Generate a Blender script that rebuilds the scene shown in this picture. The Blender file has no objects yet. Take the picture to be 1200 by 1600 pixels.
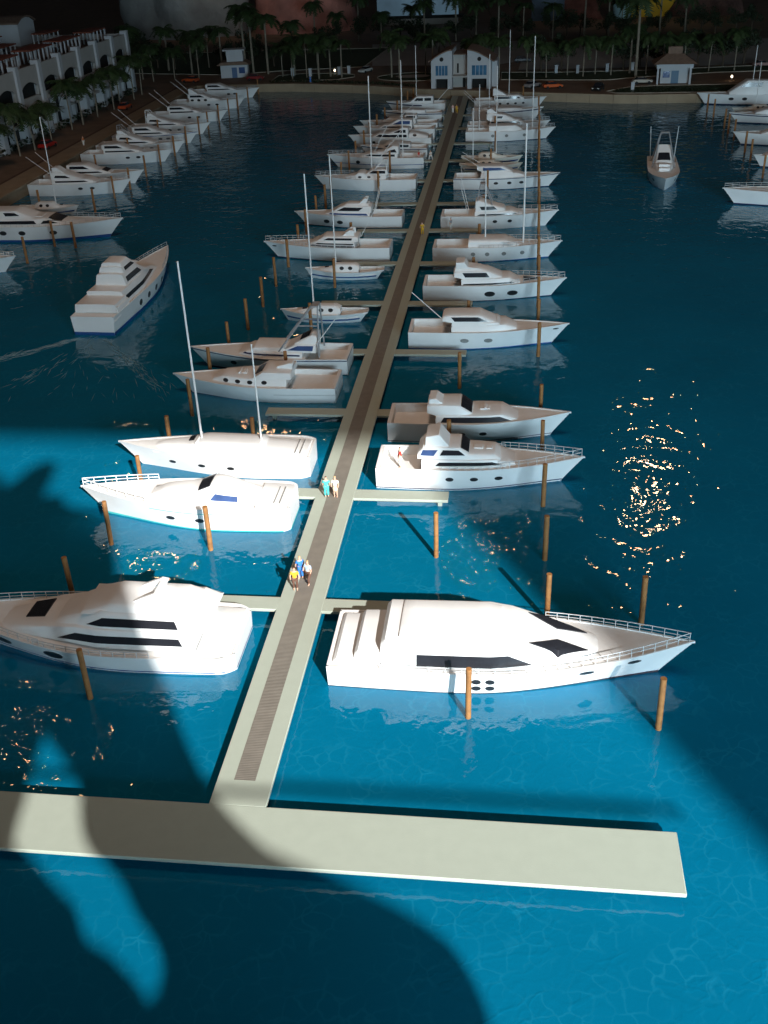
import bpy, bmesh, math, random
from mathutils import Vector, Matrix
from mathutils.bvhtree import BVHTree
R = math.radians
SC = bpy.context.scene
COL = SC.collection

# ------------------------------------------------------------------ camera
cam_d = bpy.data.cameras.new('camera'); cam = bpy.data.objects.new('camera', cam_d); COL.objects.link(cam)
RW = ((0.9927862, 0.0265992, -0.1169102), (0.1143125, -0.5041339, 0.8560267), (-0.0361687, -0.8632158, -0.5035378))
M = Matrix(((RW[0][0], -RW[0][1], -RW[0][2], 0.0), (RW[1][0], -RW[1][1], -RW[1][2], 0.0),
            (RW[2][0], -RW[2][1], -RW[2][2], 37.8), (0, 0, 0, 1)))
cam.matrix_world = M
cam_d.sensor_fit = 'VERTICAL'; cam_d.sensor_height = 36.0; cam_d.sensor_width = 27.0
cam_d.lens = 36.0 * 1625 / 1600
cam_d.clip_start = 1.0; cam_d.clip_end = 3000
SC.camera = cam
# ------------------------------------------------------------------ world (dim room air)
W = bpy.data.worlds.new('World'); SC.world = W; W.use_nodes = True
bg = W.node_tree.nodes['Background']; bg.inputs['Color'].default_value = (0.55, 0.62, 0.75, 1); bg.inputs['Strength'].default_value = 0.012
# ------------------------------------------------------------------ sun through the window
SUN = Vector((-0.41379, 0.77742, -0.47370))
sd = bpy.data.lights.new('sun', 'SUN'); sd.energy = 5.0; sd.angle = R(0.75); sd.color = (1.0, 0.985, 0.95)
so = bpy.data.objects.new('sun', sd); COL.objects.link(so); so.rotation_euler = SUN.to_track_quat('-Z', 'Y').to_euler()
so.location = (80, -150, 120)
# daylight of the window, added warm spot standing in for ceiling bounce, ceiling spots
def area(name, loc, aim, sx, sy, power, col):
    d = bpy.data.lights.new(name, 'AREA'); d.shape = 'RECTANGLE'; d.size = sx; d.size_y = sy; d.energy = power; d.color = col
    o = bpy.data.objects.new(name, d); COL.objects.link(o); o.location = loc
    o.rotation_euler = (Vector(aim) - Vector(loc)).to_track_quat('-Z', 'Y').to_euler(); return o
area('window_daylight', (10, -96, 32), (-5, 130, 0), 200, 40, 560000, (0.60, 0.85, 1.0))
cd = bpy.data.lights.new('ceiling_bounce_warm', 'SPOT'); cd.energy = 165000; cd.color = (1.0, 0.69, 0.50); cd.spot_size = R(82); cd.spot_blend = 1.0; cd.shadow_soft_size = 16
co = bpy.data.objects.new('ceiling_bounce_warm', cd); COL.objects.link(co); co.location = (-4, 40, 165); co.rotation_euler = (Vector((-8, 118, 0)) - co.location).to_track_quat('-Z', 'Y').to_euler()
for (x, y, z, p, r, tx, ty) in ((50, 336, 150, 26000, 2.8, 11, 65), (-9, 310, 150, 2600, 1.0, -1, 58), (-99, 379, 150, 11000, 1.6, -19, 76), (-121, 293, 150, 8000, 1.3, -25, 60), (-124, 192, 150, 3600, 1.0, -24, 40)):
    d = bpy.data.lights.new('ceiling_spot', 'SPOT'); d.energy = p; d.shadow_soft_size = r; d.color = (1.0, 0.62, 0.33); d.spot_size = R(26); d.spot_blend = 0.6
    o = bpy.data.objects.new('ceiling_spot', d); COL.objects.link(o); o.location = (x, y, z); o.rotation_euler = (Vector((tx, ty, 0)) - o.location).to_track_quat('-Z', 'Y').to_euler()
for x, y, z, tx, ty, p in ((-85, 330, 80, -92, 392, 13000), (30, 335, 80, 36, 398, 9000)):   # added unseen lamps that brighten the exhibits behind
    d = bpy.data.lights.new('exhibit_fill', 'SPOT'); d.energy = p; d.shadow_soft_size = 2; d.color = (1.0, 0.86, 0.72); d.spot_size = R(60); d.spot_blend = 1.0
    o = bpy.data.objects.new('exhibit_fill', d); COL.objects.link(o); o.location = (x, y, z); o.rotation_euler = (Vector((tx, ty, 8)) - o.location).to_track_quat('-Z', 'Y').to_euler()
vs = SC.view_settings; vs.view_transform = 'Standard'; vs.look = 'None'; vs.gamma = 1.0; vs.exposure = 0.75; vs.use_curve_mapping = False
SC.cycles.max_bounces = 6; SC.cycles.sample_clamp_indirect = 4.0

# ------------------------------------------------------------------ materials
MATS = {}
def mat(name, col, rough=0.5, var=0.06, scale=3.0, bump=0.0, bscale=20.0, spec=0.5, metal=0.0, emit=0.0):
    if name in MATS: return MATS[name]
    m = bpy.data.materials.new(name); m.use_nodes = True; nt = m.node_tree; b = nt.nodes['Principled BSDF']
    b.inputs['Roughness'].default_value = rough; b.inputs['Metallic'].default_value = metal; b.inputs['Specular IOR Level'].default_value = spec
    tc = nt.nodes.new('ShaderNodeTexCoord'); nz = nt.nodes.new('ShaderNodeTexNoise'); nz.inputs['Scale'].default_value = scale; nz.inputs['Detail'].default_value = 5
    nt.links.new(tc.outputs['Object'], nz.inputs['Vector'])
    cr = nt.nodes.new('ShaderNodeValToRGB'); cr.color_ramp.elements[0].position = 0.3; cr.color_ramp.elements[1].position = 0.7
    cr.color_ramp.elements[0].color = (*[c * (1 - var) for c in col], 1); cr.color_ramp.elements[1].color = (*[min(1, c * (1 + var)) for c in col], 1)
    nt.links.new(nz.outputs['Fac'], cr.inputs['Fac']); nt.links.new(cr.outputs['Color'], b.inputs['Base Color'])
    if bump > 0:
        n2 = nt.nodes.new('ShaderNodeTexNoise'); n2.inputs['Scale'].default_value = bscale; n2.inputs['Detail'].default_value = 4
        nt.links.new(tc.outputs['Object'], n2.inputs['Vector'])
        bp = nt.nodes.new('ShaderNodeBump'); bp.inputs['Strength'].default_value = 1.0; bp.inputs['Distance'].default_value = bump
        nt.links.new(n2.outputs['Fac'], bp.inputs['Height']); nt.links.new(bp.outputs['Normal'], b.inputs['Normal'])
    if emit > 0:
        nt.links.new(cr.outputs['Color'], b.inputs['Emission Color']); b.inputs['Emission Strength'].default_value = emit
    MATS[name] = m; return m

WHITE = mat('white_paint', (0.80, 0.80, 0.79), 0.42, 0.03, 0.8, 0.004, 9)
CREAM = mat('cream_paint', (0.76, 0.74, 0.66), 0.4, 0.03, 1.0, 0.004, 9)
DECKM = mat('deck_paint', (0.77, 0.76, 0.74), 0.6, 0.03, 1.5, 0.004, 12)
GLASS = mat('dark_glass', (0.018, 0.019, 0.024), 0.22, 0.1, 2)
BLUEG = mat('blue_glass', (0.05, 0.09, 0.22), 0.2, 0.2, 1.2)
BLACK = mat('porthole_black', (0.02, 0.02, 0.022), 0.35)
GREYP = mat('porthole_grey', (0.24, 0.24, 0.23), 0.5, 0.2, 4)
NAVY = mat('navy_line', (0.012, 0.02, 0.075), 0.45)
BLUEL = mat('blue_line', (0.02, 0.085, 0.27), 0.45)
CYANL = mat('cyan_line', (0.08, 0.55, 0.52), 0.5)
STEEL = mat('rail_grey', (0.50, 0.52, 0.53), 0.45, 0.05, 2)
GREYM = mat('tower_grey', (0.28, 0.29, 0.30), 0.5)
WOODP = mat('pile_wood', (0.30, 0.135, 0.042), 0.7, 0.25, 2.5, 0.012, 14)
DOCKM = mat('dock_paint', (0.375, 0.412, 0.345), 0.62, 0.025, 1.4, 0.006, 16)
TAN = mat('promenade_stone', (0.33, 0.25, 0.165), 0.85, 0.12, 0.4, 0.03, 3)
ROAD = mat('road_brown', (0.20, 0.13, 0.085), 0.9, 0.18, 0.3, 0.03, 4)
PALE = mat('pale_concrete', (0.40, 0.35, 0.31), 0.85, 0.1, 0.3, 0.03, 3)
LAWN = mat('lawn', (0.030, 0.045, 0.012), 0.95, 0.35, 1.2, 0.12, 5)
KERB = mat('kerb_stone', (0.38, 0.33, 0.26), 0.85, 0.1, 1)
BROWN = mat('brown_timber', (0.10, 0.05, 0.03), 0.8, 0.2, 2)
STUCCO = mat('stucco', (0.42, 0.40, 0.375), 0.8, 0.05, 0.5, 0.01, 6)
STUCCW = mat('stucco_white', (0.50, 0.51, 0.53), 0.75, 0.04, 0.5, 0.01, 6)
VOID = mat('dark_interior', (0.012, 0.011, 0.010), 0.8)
TILE = mat('red_tile', (0.20, 0.055, 0.03), 0.8, 0.3, 2.5, 0.04, 6)
ROOFB = mat('brown_roof', (0.19, 0.12, 0.085), 0.8, 0.2, 1.5, 0.03, 6)
LEAFP = mat('palm_leaf', (0.032, 0.055, 0.015), 0.6, 0.4, 0.9)
LEAFT = mat('tree_leaf', (0.022, 0.035, 0.013), 0.7, 0.4, 0.9)
TRUNK = mat('palm_trunk', (0.24, 0.20, 0.15), 0.85, 0.2, 2, 0.03, 6)
BARK = mat('bark', (0.08, 0.055, 0.035), 0.9, 0.2, 2)
RUBBER = mat('tyre_rubber', (0.015, 0.015, 0.015), 0.8)
SKIN = mat('skin', (0.62, 0.36, 0.25), 0.6, 0.05)

def plank_mat():
    m = mat('walkway_brown', (0.185, 0.165, 0.138), 0.75, 0.10, 1.6)
    nt = m.node_tree; b = nt.nodes['Principled BSDF']; tc = [n for n in nt.nodes if n.type == 'TEX_COORD'][0]
    wv = nt.nodes.new('ShaderNodeTexWave'); wv.bands_direction = 'Y'; wv.inputs['Scale'].default_value = 2.6; wv.inputs['Distortion'].default_value = 0.2
    nt.links.new(tc.outputs['Object'], wv.inputs['Vector'])
    bp = nt.nodes.new('ShaderNodeBump'); bp.inputs['Distance'].default_value = 0.012; nt.links.new(wv.outputs['Fac'], bp.inputs['Height'])
    nt.links.new(bp.outputs['Normal'], b.inputs['Normal']); return m
PLANK = plank_mat()

def water_mat():
    m = bpy.data.materials.new('water'); m.use_nodes = True; nt = m.node_tree; b = nt.nodes['Principled BSDF']; L = nt.links.new
    tc = nt.nodes.new('ShaderNodeTexCoord')
    def noise(s, d=3, dist=0.0, vec=None, sc=None):
        n = nt.nodes.new('ShaderNodeTexNoise'); n.inputs['Scale'].default_value = s; n.inputs['Detail'].default_value = d; n.inputs['Distortion'].default_value = dist
        L(vec or tc.outputs['Object'], n.inputs['Vector']); return n
    def math_(op, a, bb):
        n = nt.nodes.new('ShaderNodeMath'); n.operation = op
        for i, v in enumerate((a, bb)):
            if isinstance(v, (int, float)): n.inputs[i].default_value = v
            else: L(v, n.inputs[i])
        return n.outputs[0]
    n0 = noise(0.07, 4); cr = nt.nodes.new('ShaderNodeValToRGB')
    cr.color_ramp.elements[0].position = 0.3; cr.color_ramp.elements[0].color = (0.0004, 0.118, 0.218, 1)
    cr.color_ramp.elements[1].position = 0.7; cr.color_ramp.elements[1].color = (0.0009, 0.142, 0.258, 1)
    L(n0.outputs['Fac'], cr.inputs['Fac'])
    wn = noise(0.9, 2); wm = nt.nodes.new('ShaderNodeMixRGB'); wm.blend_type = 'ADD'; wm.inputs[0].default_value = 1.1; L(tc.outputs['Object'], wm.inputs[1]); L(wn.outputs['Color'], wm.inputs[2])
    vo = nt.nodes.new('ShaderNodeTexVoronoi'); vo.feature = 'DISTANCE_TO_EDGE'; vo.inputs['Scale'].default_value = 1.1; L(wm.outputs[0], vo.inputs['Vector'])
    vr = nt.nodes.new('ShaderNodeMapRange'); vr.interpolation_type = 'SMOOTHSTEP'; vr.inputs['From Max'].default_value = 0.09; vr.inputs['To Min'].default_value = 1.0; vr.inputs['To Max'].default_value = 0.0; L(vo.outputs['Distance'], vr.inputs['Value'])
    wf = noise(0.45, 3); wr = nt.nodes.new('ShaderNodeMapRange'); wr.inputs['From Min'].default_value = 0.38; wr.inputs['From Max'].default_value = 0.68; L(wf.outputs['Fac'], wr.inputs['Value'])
    vm = nt.nodes.new('ShaderNodeMixRGB'); vm.inputs[2].default_value = (0.012, 0.205, 0.33, 1); L(math_('MULTIPLY', math_('MULTIPLY', vr.outputs[0], wr.outputs[0]), 0.36), vm.inputs[0]); L(cr.outputs['Color'], vm.inputs[1]); L(vm.outputs[0], b.inputs['Base Color'])  # pale caustic light veins painted into the base colour
    b.inputs['Roughness'].default_value = 0.8; b.inputs['Specular IOR Level'].default_value = 0.0
    # relief of the bed: thin soft curving ridges (two sizes)
    def ridges(scale, width, dist, seed):
        mp = nt.nodes.new('ShaderNodeMapping'); mp.inputs['Location'].default_value = (seed, seed * 2, 0); L(tc.outputs['Object'], mp.inputs['Vector'])
        n = noise(scale, 1.5, dist, mp.outputs[0]); d = math_('ABSOLUTE', math_('SUBTRACT', n.outputs['Fac'], 0.5), 0)
        r = nt.nodes.new('ShaderNodeMapRange'); r.interpolation_type = 'SMOOTHERSTEP'; r.inputs['From Min'].default_value = 0.0; r.inputs['From Max'].default_value = width
        r.inputs['To Min'].default_value = 1.0; r.inputs['To Max'].default_value = 0.0; L(d, r.inputs['Value']); return r.outputs[0]
    fade = noise(0.25, 2, 0.0); fd = nt.nodes.new('ShaderNodeMapRange'); fd.inputs['From Min'].default_value = 0.35; fd.inputs['From Max'].default_value = 0.65; L(fade.outputs['Fac'], fd.inputs['Value'])
    rr = math_('MULTIPLY', math_('ADD', math_('MULTIPLY', ridges(0.62, 0.085, 0.8, 3.1), 0.005), math_('MULTIPLY', ridges(1.0, 0.09, 0.7, 7.7), 0.003)), fd.outputs[0])
    n3 = noise(6.0, 3); rm2 = math_('ADD', rr, math_('MULTIPLY', n3.outputs['Fac'], 0.0025))
    bp = nt.nodes.new('ShaderNodeBump'); bp.inputs['Distance'].default_value = 1.0; bp.inputs['Strength'].default_value = 1.0; L(rm2, bp.inputs['Height']); L(bp.outputs['Normal'], b.inputs['Normal'])
    # ripples of the glossy surface
    na = noise(0.50, 2, 0.6); nb = noise(1.5, 2, 0.4); ncc = noise(0.13, 2)
    hh = math_('ADD', math_('MULTIPLY', na.outputs['Fac'], 0.105), math_('ADD', math_('MULTIPLY', nb.outputs['Fac'], 0.018), math_('MULTIPLY', ncc.outputs['Fac'], 0.14)))
    b2 = nt.nodes.new('ShaderNodeBump'); b2.inputs['Distance'].default_value = 1.0; b2.inputs['Strength'].default_value = 1.0; L(hh, b2.inputs['Height'])
    b.inputs['Coat Weight'].default_value = 1.0; b.inputs['Coat Roughness'].default_value = 0.025; b.inputs['Coat IOR'].default_value = 1.4
    L(b2.outputs['Normal'], b.inputs['Coat Normal']); return m
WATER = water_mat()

# ------------------------------------------------------------------ mesh helpers
def mesh_from(name, v, f, m, sharp=32, smooth=True):
    me = bpy.data.meshes.new(name); me.from_pydata([tuple(p) for p in v], [], f); me.validate(); me.update()
    if smooth:
        for p in me.polygons: p.use_smooth = True
        me.set_sharp_from_angle(angle=R(sharp))
    me.materials.append(m); return me
def add(name, me, parent=None, loc=None, rot=None):
    o = bpy.data.objects.new(name, me); COL.objects.link(o)
    if parent: o.parent = parent
    if loc: o.location = loc
    if rot: o.rotation_euler = rot
    return o
def tag(o, label=None, cat=None, group=None, kind=None):
    if label: o['label'] = label
    if cat: o['category'] = cat
    if group: o['group'] = group
    if kind: o['kind'] = kind
    return o
def thing(name, loc=(0, 0, 0), rz=0.0, label=None, cat=None, group=None):
    o = bpy.data.objects.new(name, None); COL.objects.link(o); o.location = loc; o.rotation_euler = (0, 0, rz); o.empty_display_size = 0.5
    return tag(o, label, cat, group)
def copy_tree(o, parent=None):
    c = o.copy(); COL.objects.link(c)
    if parent: c.parent = parent
    for ch in list(o.children): copy_tree(ch, c)
    return c
class MB:
    def __init__(s): s.v = []; s.f = []
    def add(s, v, f):
        n = len(s.v); s.v += [tuple(p) for p in v]; s.f += [tuple(i + n for i in q) for q in f]; return s
    def box(s, x0, x1, y0, y1, z0, z1):
        return s.add([(x0, y0, z0), (x1, y0, z0), (x1, y1, z0), (x0, y1, z0), (x0, y0, z1), (x1, y0, z1), (x1, y1, z1), (x0, y1, z1)],
                     [(3, 2, 1, 0), (4, 5, 6, 7), (0, 1, 5, 4), (1, 2, 6, 5), (2, 3, 7, 6), (3, 0, 4, 7)])
    def prism(s, prof, y0, y1):            # profile in x,z
        n = len(prof); v = [(x, y0, z) for x, z in prof] + [(x, y1, z) for x, z in prof]
        a = sum(prof[i][0] * prof[(i + 1) % n][1] - prof[(i + 1) % n][0] * prof[i][1] for i in range(n))
        f = [tuple(range(n)), tuple(range(2 * n - 1, n - 1, -1))] + [(i, i + n, (i + 1) % n + n, (i + 1) % n) for i in range(n)]
        if a < 0: f = [tuple(reversed(q)) for q in f]
        return s.add(v, f)
    def tube(s, pts, r, n=6, r1=None, cap=True):
        pts = [Vector(p) for p in pts]; r1 = r if r1 is None else r1; rings = []; m = len(pts)
        for i, p in enumerate(pts):
            d = (pts[min(i + 1, m - 1)] - pts[max(i - 1, 0)]).normalized()
            u = d.cross(Vector((0, 0, 1))) if abs(d.z) < .95 else d.cross(Vector((1, 0, 0))); u.normalize(); w = u.cross(d)
            rr = r + (r1 - r) * i / max(1, m - 1); rings.append([p + u * math.cos(6.28318 * k / n) * rr + w * math.sin(6.28318 * k / n) * rr for k in range(n)])
        v = [q for rg in rings for q in rg]; f = [(i * n + k, i * n + (k + 1) % n, (i + 1) * n + (k + 1) % n, (i + 1) * n + k) for i in range(m - 1) for k in range(n)]
        if cap: f += [tuple(range(n - 1, -1, -1)), tuple((m - 1) * n + k for k in range(n))]
        return s.add(v, f)
    def build(s, name, m, parent=None, sharp=32, bevel=0.0, smooth=True):
        o = add(name, mesh_from(name, s.v, s.f, m, sharp, smooth), parent)
        if bevel:
            md = o.modifiers.new('bevel', 'BEVEL'); md.width = bevel; md.segments = 2; md.limit_method = 'ANGLE'; md.angle_limit = R(35)
        return o
def interp(pl, x):
    if x <= pl[0][0]: return pl[0][1]
    for (a, b), (c, d) in zip(pl, pl[1:]):
        if x <= c: return b + (d - b) * (x - a) / max(1e-6, c - a)
    return pl[-1][1]
def patch(poly, cast, off=0.03, step=0.45, rows=3):
    """convex polygon in (u,v), laid on a surface by cast(u,v)->(point, normal); a thin raised plate with edges"""
    us = sorted({p[0] for p in poly}); u0, u1 = us[0], us[-1]; k = max(2, int((u1 - u0) / step))
    us = sorted(set(us) | {u0 + (u1 - u0) * i / k for i in range(k + 1)})
    us = [u for i, u in enumerate(us) if i == 0 or u - us[i - 1] > 1e-3 or u == u1]
    top = []; bot = []; n = len(poly)
    for u in us:
        uu = min(max(u, u0 + 1e-4), u1 - 1e-4); cr = []
        for i in range(n):
            a, b = poly[i], poly[(i + 1) % n]
            if (a[0] - uu) * (b[0] - uu) <= 0 and abs(a[0] - b[0]) > 1e-9: cr.append(a[1] + (b[1] - a[1]) * (uu - a[0]) / (b[0] - a[0]))
        if not cr: return None
        bot.append((u, min(cr))); top.append((u, max(cr)))
    V = []; F = []; nr = rows + 1
    for (u, lo), (_, hi) in zip(bot, top):
        for j in range(nr):
            r = cast(u, lo + (hi - lo) * j / rows)
            if r is None: return None
            V.append(r)
    pts = [p + nn * off for p, nn in V] + [p - nn * 0.06 for p, nn in V]; m = len(V); nc = len(us)
    for i in range(nc - 1):
        for j in range(rows): F.append((i * nr + j, (i + 1) * nr + j, (i + 1) * nr + j + 1, i * nr + j + 1))
    ring = [i * nr for i in range(nc)] + [(nc - 1) * nr + j for j in range(1, nr)] + [i * nr + rows for i in range(nc - 2, -1, -1)] + [j for j in range(rows - 1, 0, -1)]
    for a, b in zip(ring, ring[1:] + ring[:1]): F.append((a, a + m, b + m, b))
    return pts, F

# ------------------------------------------------------------------ boats
class Boat:
    def __init__(s, name, label, desc, pos, rz, L=15.6, B=4.2, h=1.75, rise=.35, cock=(.3, 4.2), floor=.95, canoe=False, full=.40, wl=.88, group=None, cat='boat', hullmat=None, bow_p=1.9, sround=0.0):
        s.sround = sround
        s.L, s.B, s.h, s.rise, s.canoe, s.full, s.wl, s.bow_p = L, B, h, rise, canoe, full, wl, bow_p
        s.o = thing(name, (pos[0], pos[1], 0), rz, label, cat, group or 'model boats in the marina'); s.desc = desc; s.tiers = {}
        hm = hullmat or WHITE; N = 22; K = 5; mb = MB(); s.hm = hm
        ts = [1 - (1 - i / N) ** 1.25 if not canoe else i / N for i in range(N + 1)]
        if sround: ts = sorted(set(ts + [sround * q for q in (.12, .3, .55, .8)])); N = len(ts) - 1
        for sd in (-1, 1):
            v = [s.pt(t, k / (K - 1), sd) for t in ts for k in range(K)]; f = [(i * K + k, (i + 1) * K + k, (i + 1) * K + k + 1, i * K + k + 1) for i in range(N) for k in range(K - 1)]
            if sd > 0: f = [tuple(reversed(q)) for q in f]
            mb.add(v, f)
            cap = []; cf = []                                  # gunwale cap and short inner lip
            for t in ts:
                p = s.pt(t, 1, sd); q = s.inn(t, sd); cap += [p, q, q - Vector((0, 0, .14))]
            for i in range(N):
                cf += [(i * 3, (i + 1) * 3, (i + 1) * 3 + 1, i * 3 + 1), (i * 3 + 1, (i + 1) * 3 + 1, (i + 1) * 3 + 2, i * 3 + 2)]
            if sd > 0: cf = [tuple(reversed(q)) for q in cf]
            mb.add(cap, cf)
        a = [s.pt(0, k / (K - 1), -1) for k in range(K)] + [s.pt(0, k / (K - 1), 1) for k in range(K - 1, -1, -1)]; mb.add(a, [tuple(reversed(range(2 * K)))])
        w0 = s.W(0); mb.add([(0, -w0, s.h), (0, w0, s.h), (.14, w0 - .12, s.h), (.14, -w0 + .12, s.h), (.14, w0 - .12, s.h - .14), (.14, -w0 + .12, s.h - .14)], [(0, 3, 2, 1), (3, 5, 4, 2)])
        s.hull = mb.build('hull', hm, s.o, 40); s.hb = BVHTree.FromPolygons([Vector(p) for p in mb.v], mb.f)
        # decks
        dk = MB(); c0, c1 = cock if cock else (.14, .14)
        def plate(x0, x1, dz, n=14):
            V = []; F = []
            for i in range(n + 1):
                x = x0 + (x1 - x0) * i / n; t = x / L; q = s.inn(t, -1); w = max(.01, -q.y + .02); z = q.z - dz if dz < 5 else floor
                V += [(x, -w, z), (x, 0, z + (.05 if dz < 5 else 0)), (x, w, z)]
            for i in range(n): F += [(i * 3, (i + 1) * 3, (i + 1) * 3 + 1, i * 3 + 1), (i * 3 + 1, (i + 1) * 3 + 1, (i + 1) * 3 + 2, i * 3 + 2)]
            return V, F
        V, F = plate(c1, L * .992, .07); dk.add(V, F)
        if cock:
            w = -s.inn(c1 / L, -1).y; z = s.inn(c1 / L, -1).z - .07; dk.add([(c1, -w, floor), (c1, w, floor), (c1, w, z), (c1, -w, z)], [(0, 3, 2, 1)])
        dk.build('deck', DECKM, s.o, 40)
        if cock:
            ck = MB(); V, F = plate(c0, c1, 9); ck.add(V, F)
            for sd in (-1, 1):
                V = []; n = 6
                for i in range(n + 1):
                    x = c0 + (c1 - c0) * i / n; q = s.inn(x / L, sd); V += [(x, q.y, q.z - .01), (x, q.y, floor)]
                F = [(2 * i, 2 * i + 1, 2 * i + 3, 2 * i + 2) for i in range(n)]
                if sd > 0: F = [tuple(reversed(q)) for q in F]
                ck.add(V, F)
            w = -s.inn(c0 / L, -1).y; ck.add([(c0, -w, floor), (c0, w, floor), (c0, w, s.h - .02), (c0, -w, s.h - .02), (.13, -w, s.h - .02), (.13, w, s.h - .02)], [(0, 1, 2, 3), (3, 2, 5, 4)])
            ck.build('cockpit', DECKM, s.o, 40)
    def W(s, t):
        b = s.B / 2
        if s.canoe:
            return max(.02, b * (1 - abs((t - .45) / (.55 if t > .45 else .62)) ** 2.2) + .0)
        u = max(0, (t - s.full) / (1 - s.full)); a = 1 - .07 * max(0, (s.full - t) / s.full) ** 2
        if s.sround and t < s.sround: a *= 1 - .22 * (1 - t / s.sround) ** 2.5
        return max(.02, b * a * (1 - u ** s.bow_p))
    def pt(s, t, k, sd):
        u = max(0, (t - .35) / .65); w = s.W(t)
        if s.canoe:
            xb = s.L * (.10 + t * (s.wl - .12)); wb = w * .62; zt = s.h + s.rise * (abs(t - .45) / .55) ** 2
        else:
            xb = s.L * t * s.wl; wb = w * (.90 - .45 * u ** 1.5); zt = s.h + s.rise * u ** 1.6
        zb = -.25; xt = t * s.L
        return Vector((xb + (xt - xb) * k ** 1.1, sd * (wb + (w - wb) * k ** .8), zb + (zt - zb) * k))
    def inn(s, t, sd):
        p = s.pt(t, 1, sd); w = abs(p.y); return Vector((p.x, sd * max(.008, w - .13), p.z))
    def side(s, bvh, sd):
        def c(u, v):
            p, n, i, d = bvh.ray_cast(Vector((u, sd * 9, v)), Vector((0, -sd, 0)))
            if p is None: return None
            if n.y * sd < 0: n = -n
            return p, n
        return c
    def top(s, bvh):
        def c(u, v):
            p, n, i, d = bvh.ray_cast(Vector((u, v, 30)), Vector((0, 0, -1)))
            if p is None: return None
            return p, (n if n.z > 0 else -n)
        return c
    def tier(s, key, bot, top, wb, wt, r=.12, nose=None, camber=.05, name='cabin', m=None, step=.7):
        """superstructure lofted along x; bot/top are (x,z) lines, wb/wt half widths (number or (x,w) line)"""
        x0, x1 = top[0][0], top[-1][0]; xs = {p[0] for p in top} | {p[0] for p in bot if x0 <= p[0] <= x1}; n = int((x1 - x0) / step)
        xs = sorted(xs | {x0 + (x1 - x0) * i / n for i in range(1, n)}); xs = [x for i, x in enumerate(xs) if i == 0 or x - xs[i - 1] > .04]
        ww = lambda q, x: q if isinstance(q, (int, float)) else interp(q, x)
        V = []; F = []; P = None
        for x in xs:
            zb, zt = interp(bot, x), interp(top, x); zt = max(zt, zb + .02); a, b = ww(wb, x), ww(wt, x)
            if nose and x > nose[0]:
                u = (x - nose[0]) / (x1 - nose[0]); q = 1 - (1 - nose[1]) * u ** 2; a *= q; b *= q
            rr = min(r, (zt - zb) * .45); half = [(a, zb), (b + (a - b) * rr / max(.02, zt - zb), zt - rr), (b - rr * .3, zt - rr * .3), (b - rr, zt), (b * .4, zt + camber * .8)]
            ring = [(x, -y, z) for y, z in half] + [(x, y, z) for y, z in reversed(half)]; P = len(ring); V += ring
        n = len(xs)
        for i in range(n - 1):
            for k in range(P): F.append((i * P + k, (i + 1) * P + k, (i + 1) * P + (k + 1) % P, i * P + (k + 1) % P))
        F += [tuple(reversed(range(P))), tuple((n - 1) * P + k for k in range(P))]
        mb = MB().add(V, F); o = mb.build(name, m or s.hm, s.o, 30); s.tiers[key] = (o, BVHTree.FromPolygons([Vector(p) for p in V], F)); return o
    def win(s, key, poly, m=None, name='window', both=True):
        o, b = s.tiers[key]
        for sd in ((-1, 1) if both else (-1,)):
            r = patch(poly, s.side(b, sd))
            if r:
                f = r[1] if sd < 0 else [tuple(reversed(q)) for q in r[1]]
                MB().add(r[0], f).build(name, m or GLASS, o, 30)
    def screen(s, key, poly, m=None, name='windscreen'):
        o, b = s.tiers[key]; r = patch(poly, s.top(b), .06, .25, 5)
        if r: MB().add(r[0], r[1]).build(name, m or GLASS, o, 30)
    def port(s, x, z, rx=.28, rz=.24, m=None, key=None):
        par, b = (s.hull, s.hb) if key is None else s.tiers[key]
        poly = [(x + rx * math.cos(a * .3927), z + rz * math.sin(a * .3927)) for a in range(16)]
        for sd in (-1, 1):
            r = patch(poly, s.side(b, sd), .022, .3, 2)
            if r: MB().add(r[0], r[1] if sd < 0 else [tuple(reversed(q)) for q in r[1]]).build('porthole', m or BLACK, par, 30)
    def stripe(s, k0, k1, m=None, t0=0.0, t1=1.0, off=.015, transom=True):
        mb = MB(); n = 26
        for sd in (-1, 1):
            V = []
            for i in range(n + 1):
                t = t0 + (t1 - t0) * i / n; e = Vector((0, sd * off, 0)); V += [s.pt(t, k0, sd) + e, s.pt(t, k1, sd) + e]
            F = [(2 * i, 2 * i + 2, 2 * i + 3, 2 * i + 1) for i in range(n)]
            if sd > 0: F = [tuple(reversed(q)) for q in F]
            mb.add(V, F)
        if transom and t0 == 0:
            a, b, c, d = s.pt(0, k0, -1), s.pt(0, k0, 1), s.pt(0, k1, 1), s.pt(0, k1, -1); e = Vector((-off, 0, 0)); mb.add([a + e, b + e, c + e, d + e], [(3, 2, 1, 0)])
        mb.build('hull_stripe', m or BLUEL, s.hull, 40)
    def boot(s, z=.16, m=None):
        k = (z + .25) / (s.h + .25); s.stripe(0.02, k, m or BLUEL)
    def rail(s, t0=.55, t1=.985, hgt=.62, n=9, r=.028, mid=True, m=None, name='bow_rail', both=True):
        mb = MB(); tops = {}
        for sd in (-1, 1):
            P = [s.inn(t0 + (t1 - t0) * i / n, sd) for i in range(n + 1)]; up = Vector((0, 0, hgt))
            T = [p + up * min(1, .75 + .25 * i / n) for i, p in enumerate(P)]; tops[sd] = T
            mb.tube(T, r, 5)
            if mid: mb.tube([p + (q - p) * .5 for p, q in zip(P, T)], r * .8, 5)
            for p, q in zip(P, T): mb.tube([p - Vector((0, 0, .1)), q], r * .9, 5)
        mb.tube([tops[-1][-1], tops[1][-1]], r, 5); mb.build(name, m or STEEL, s.o, 40)
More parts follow.
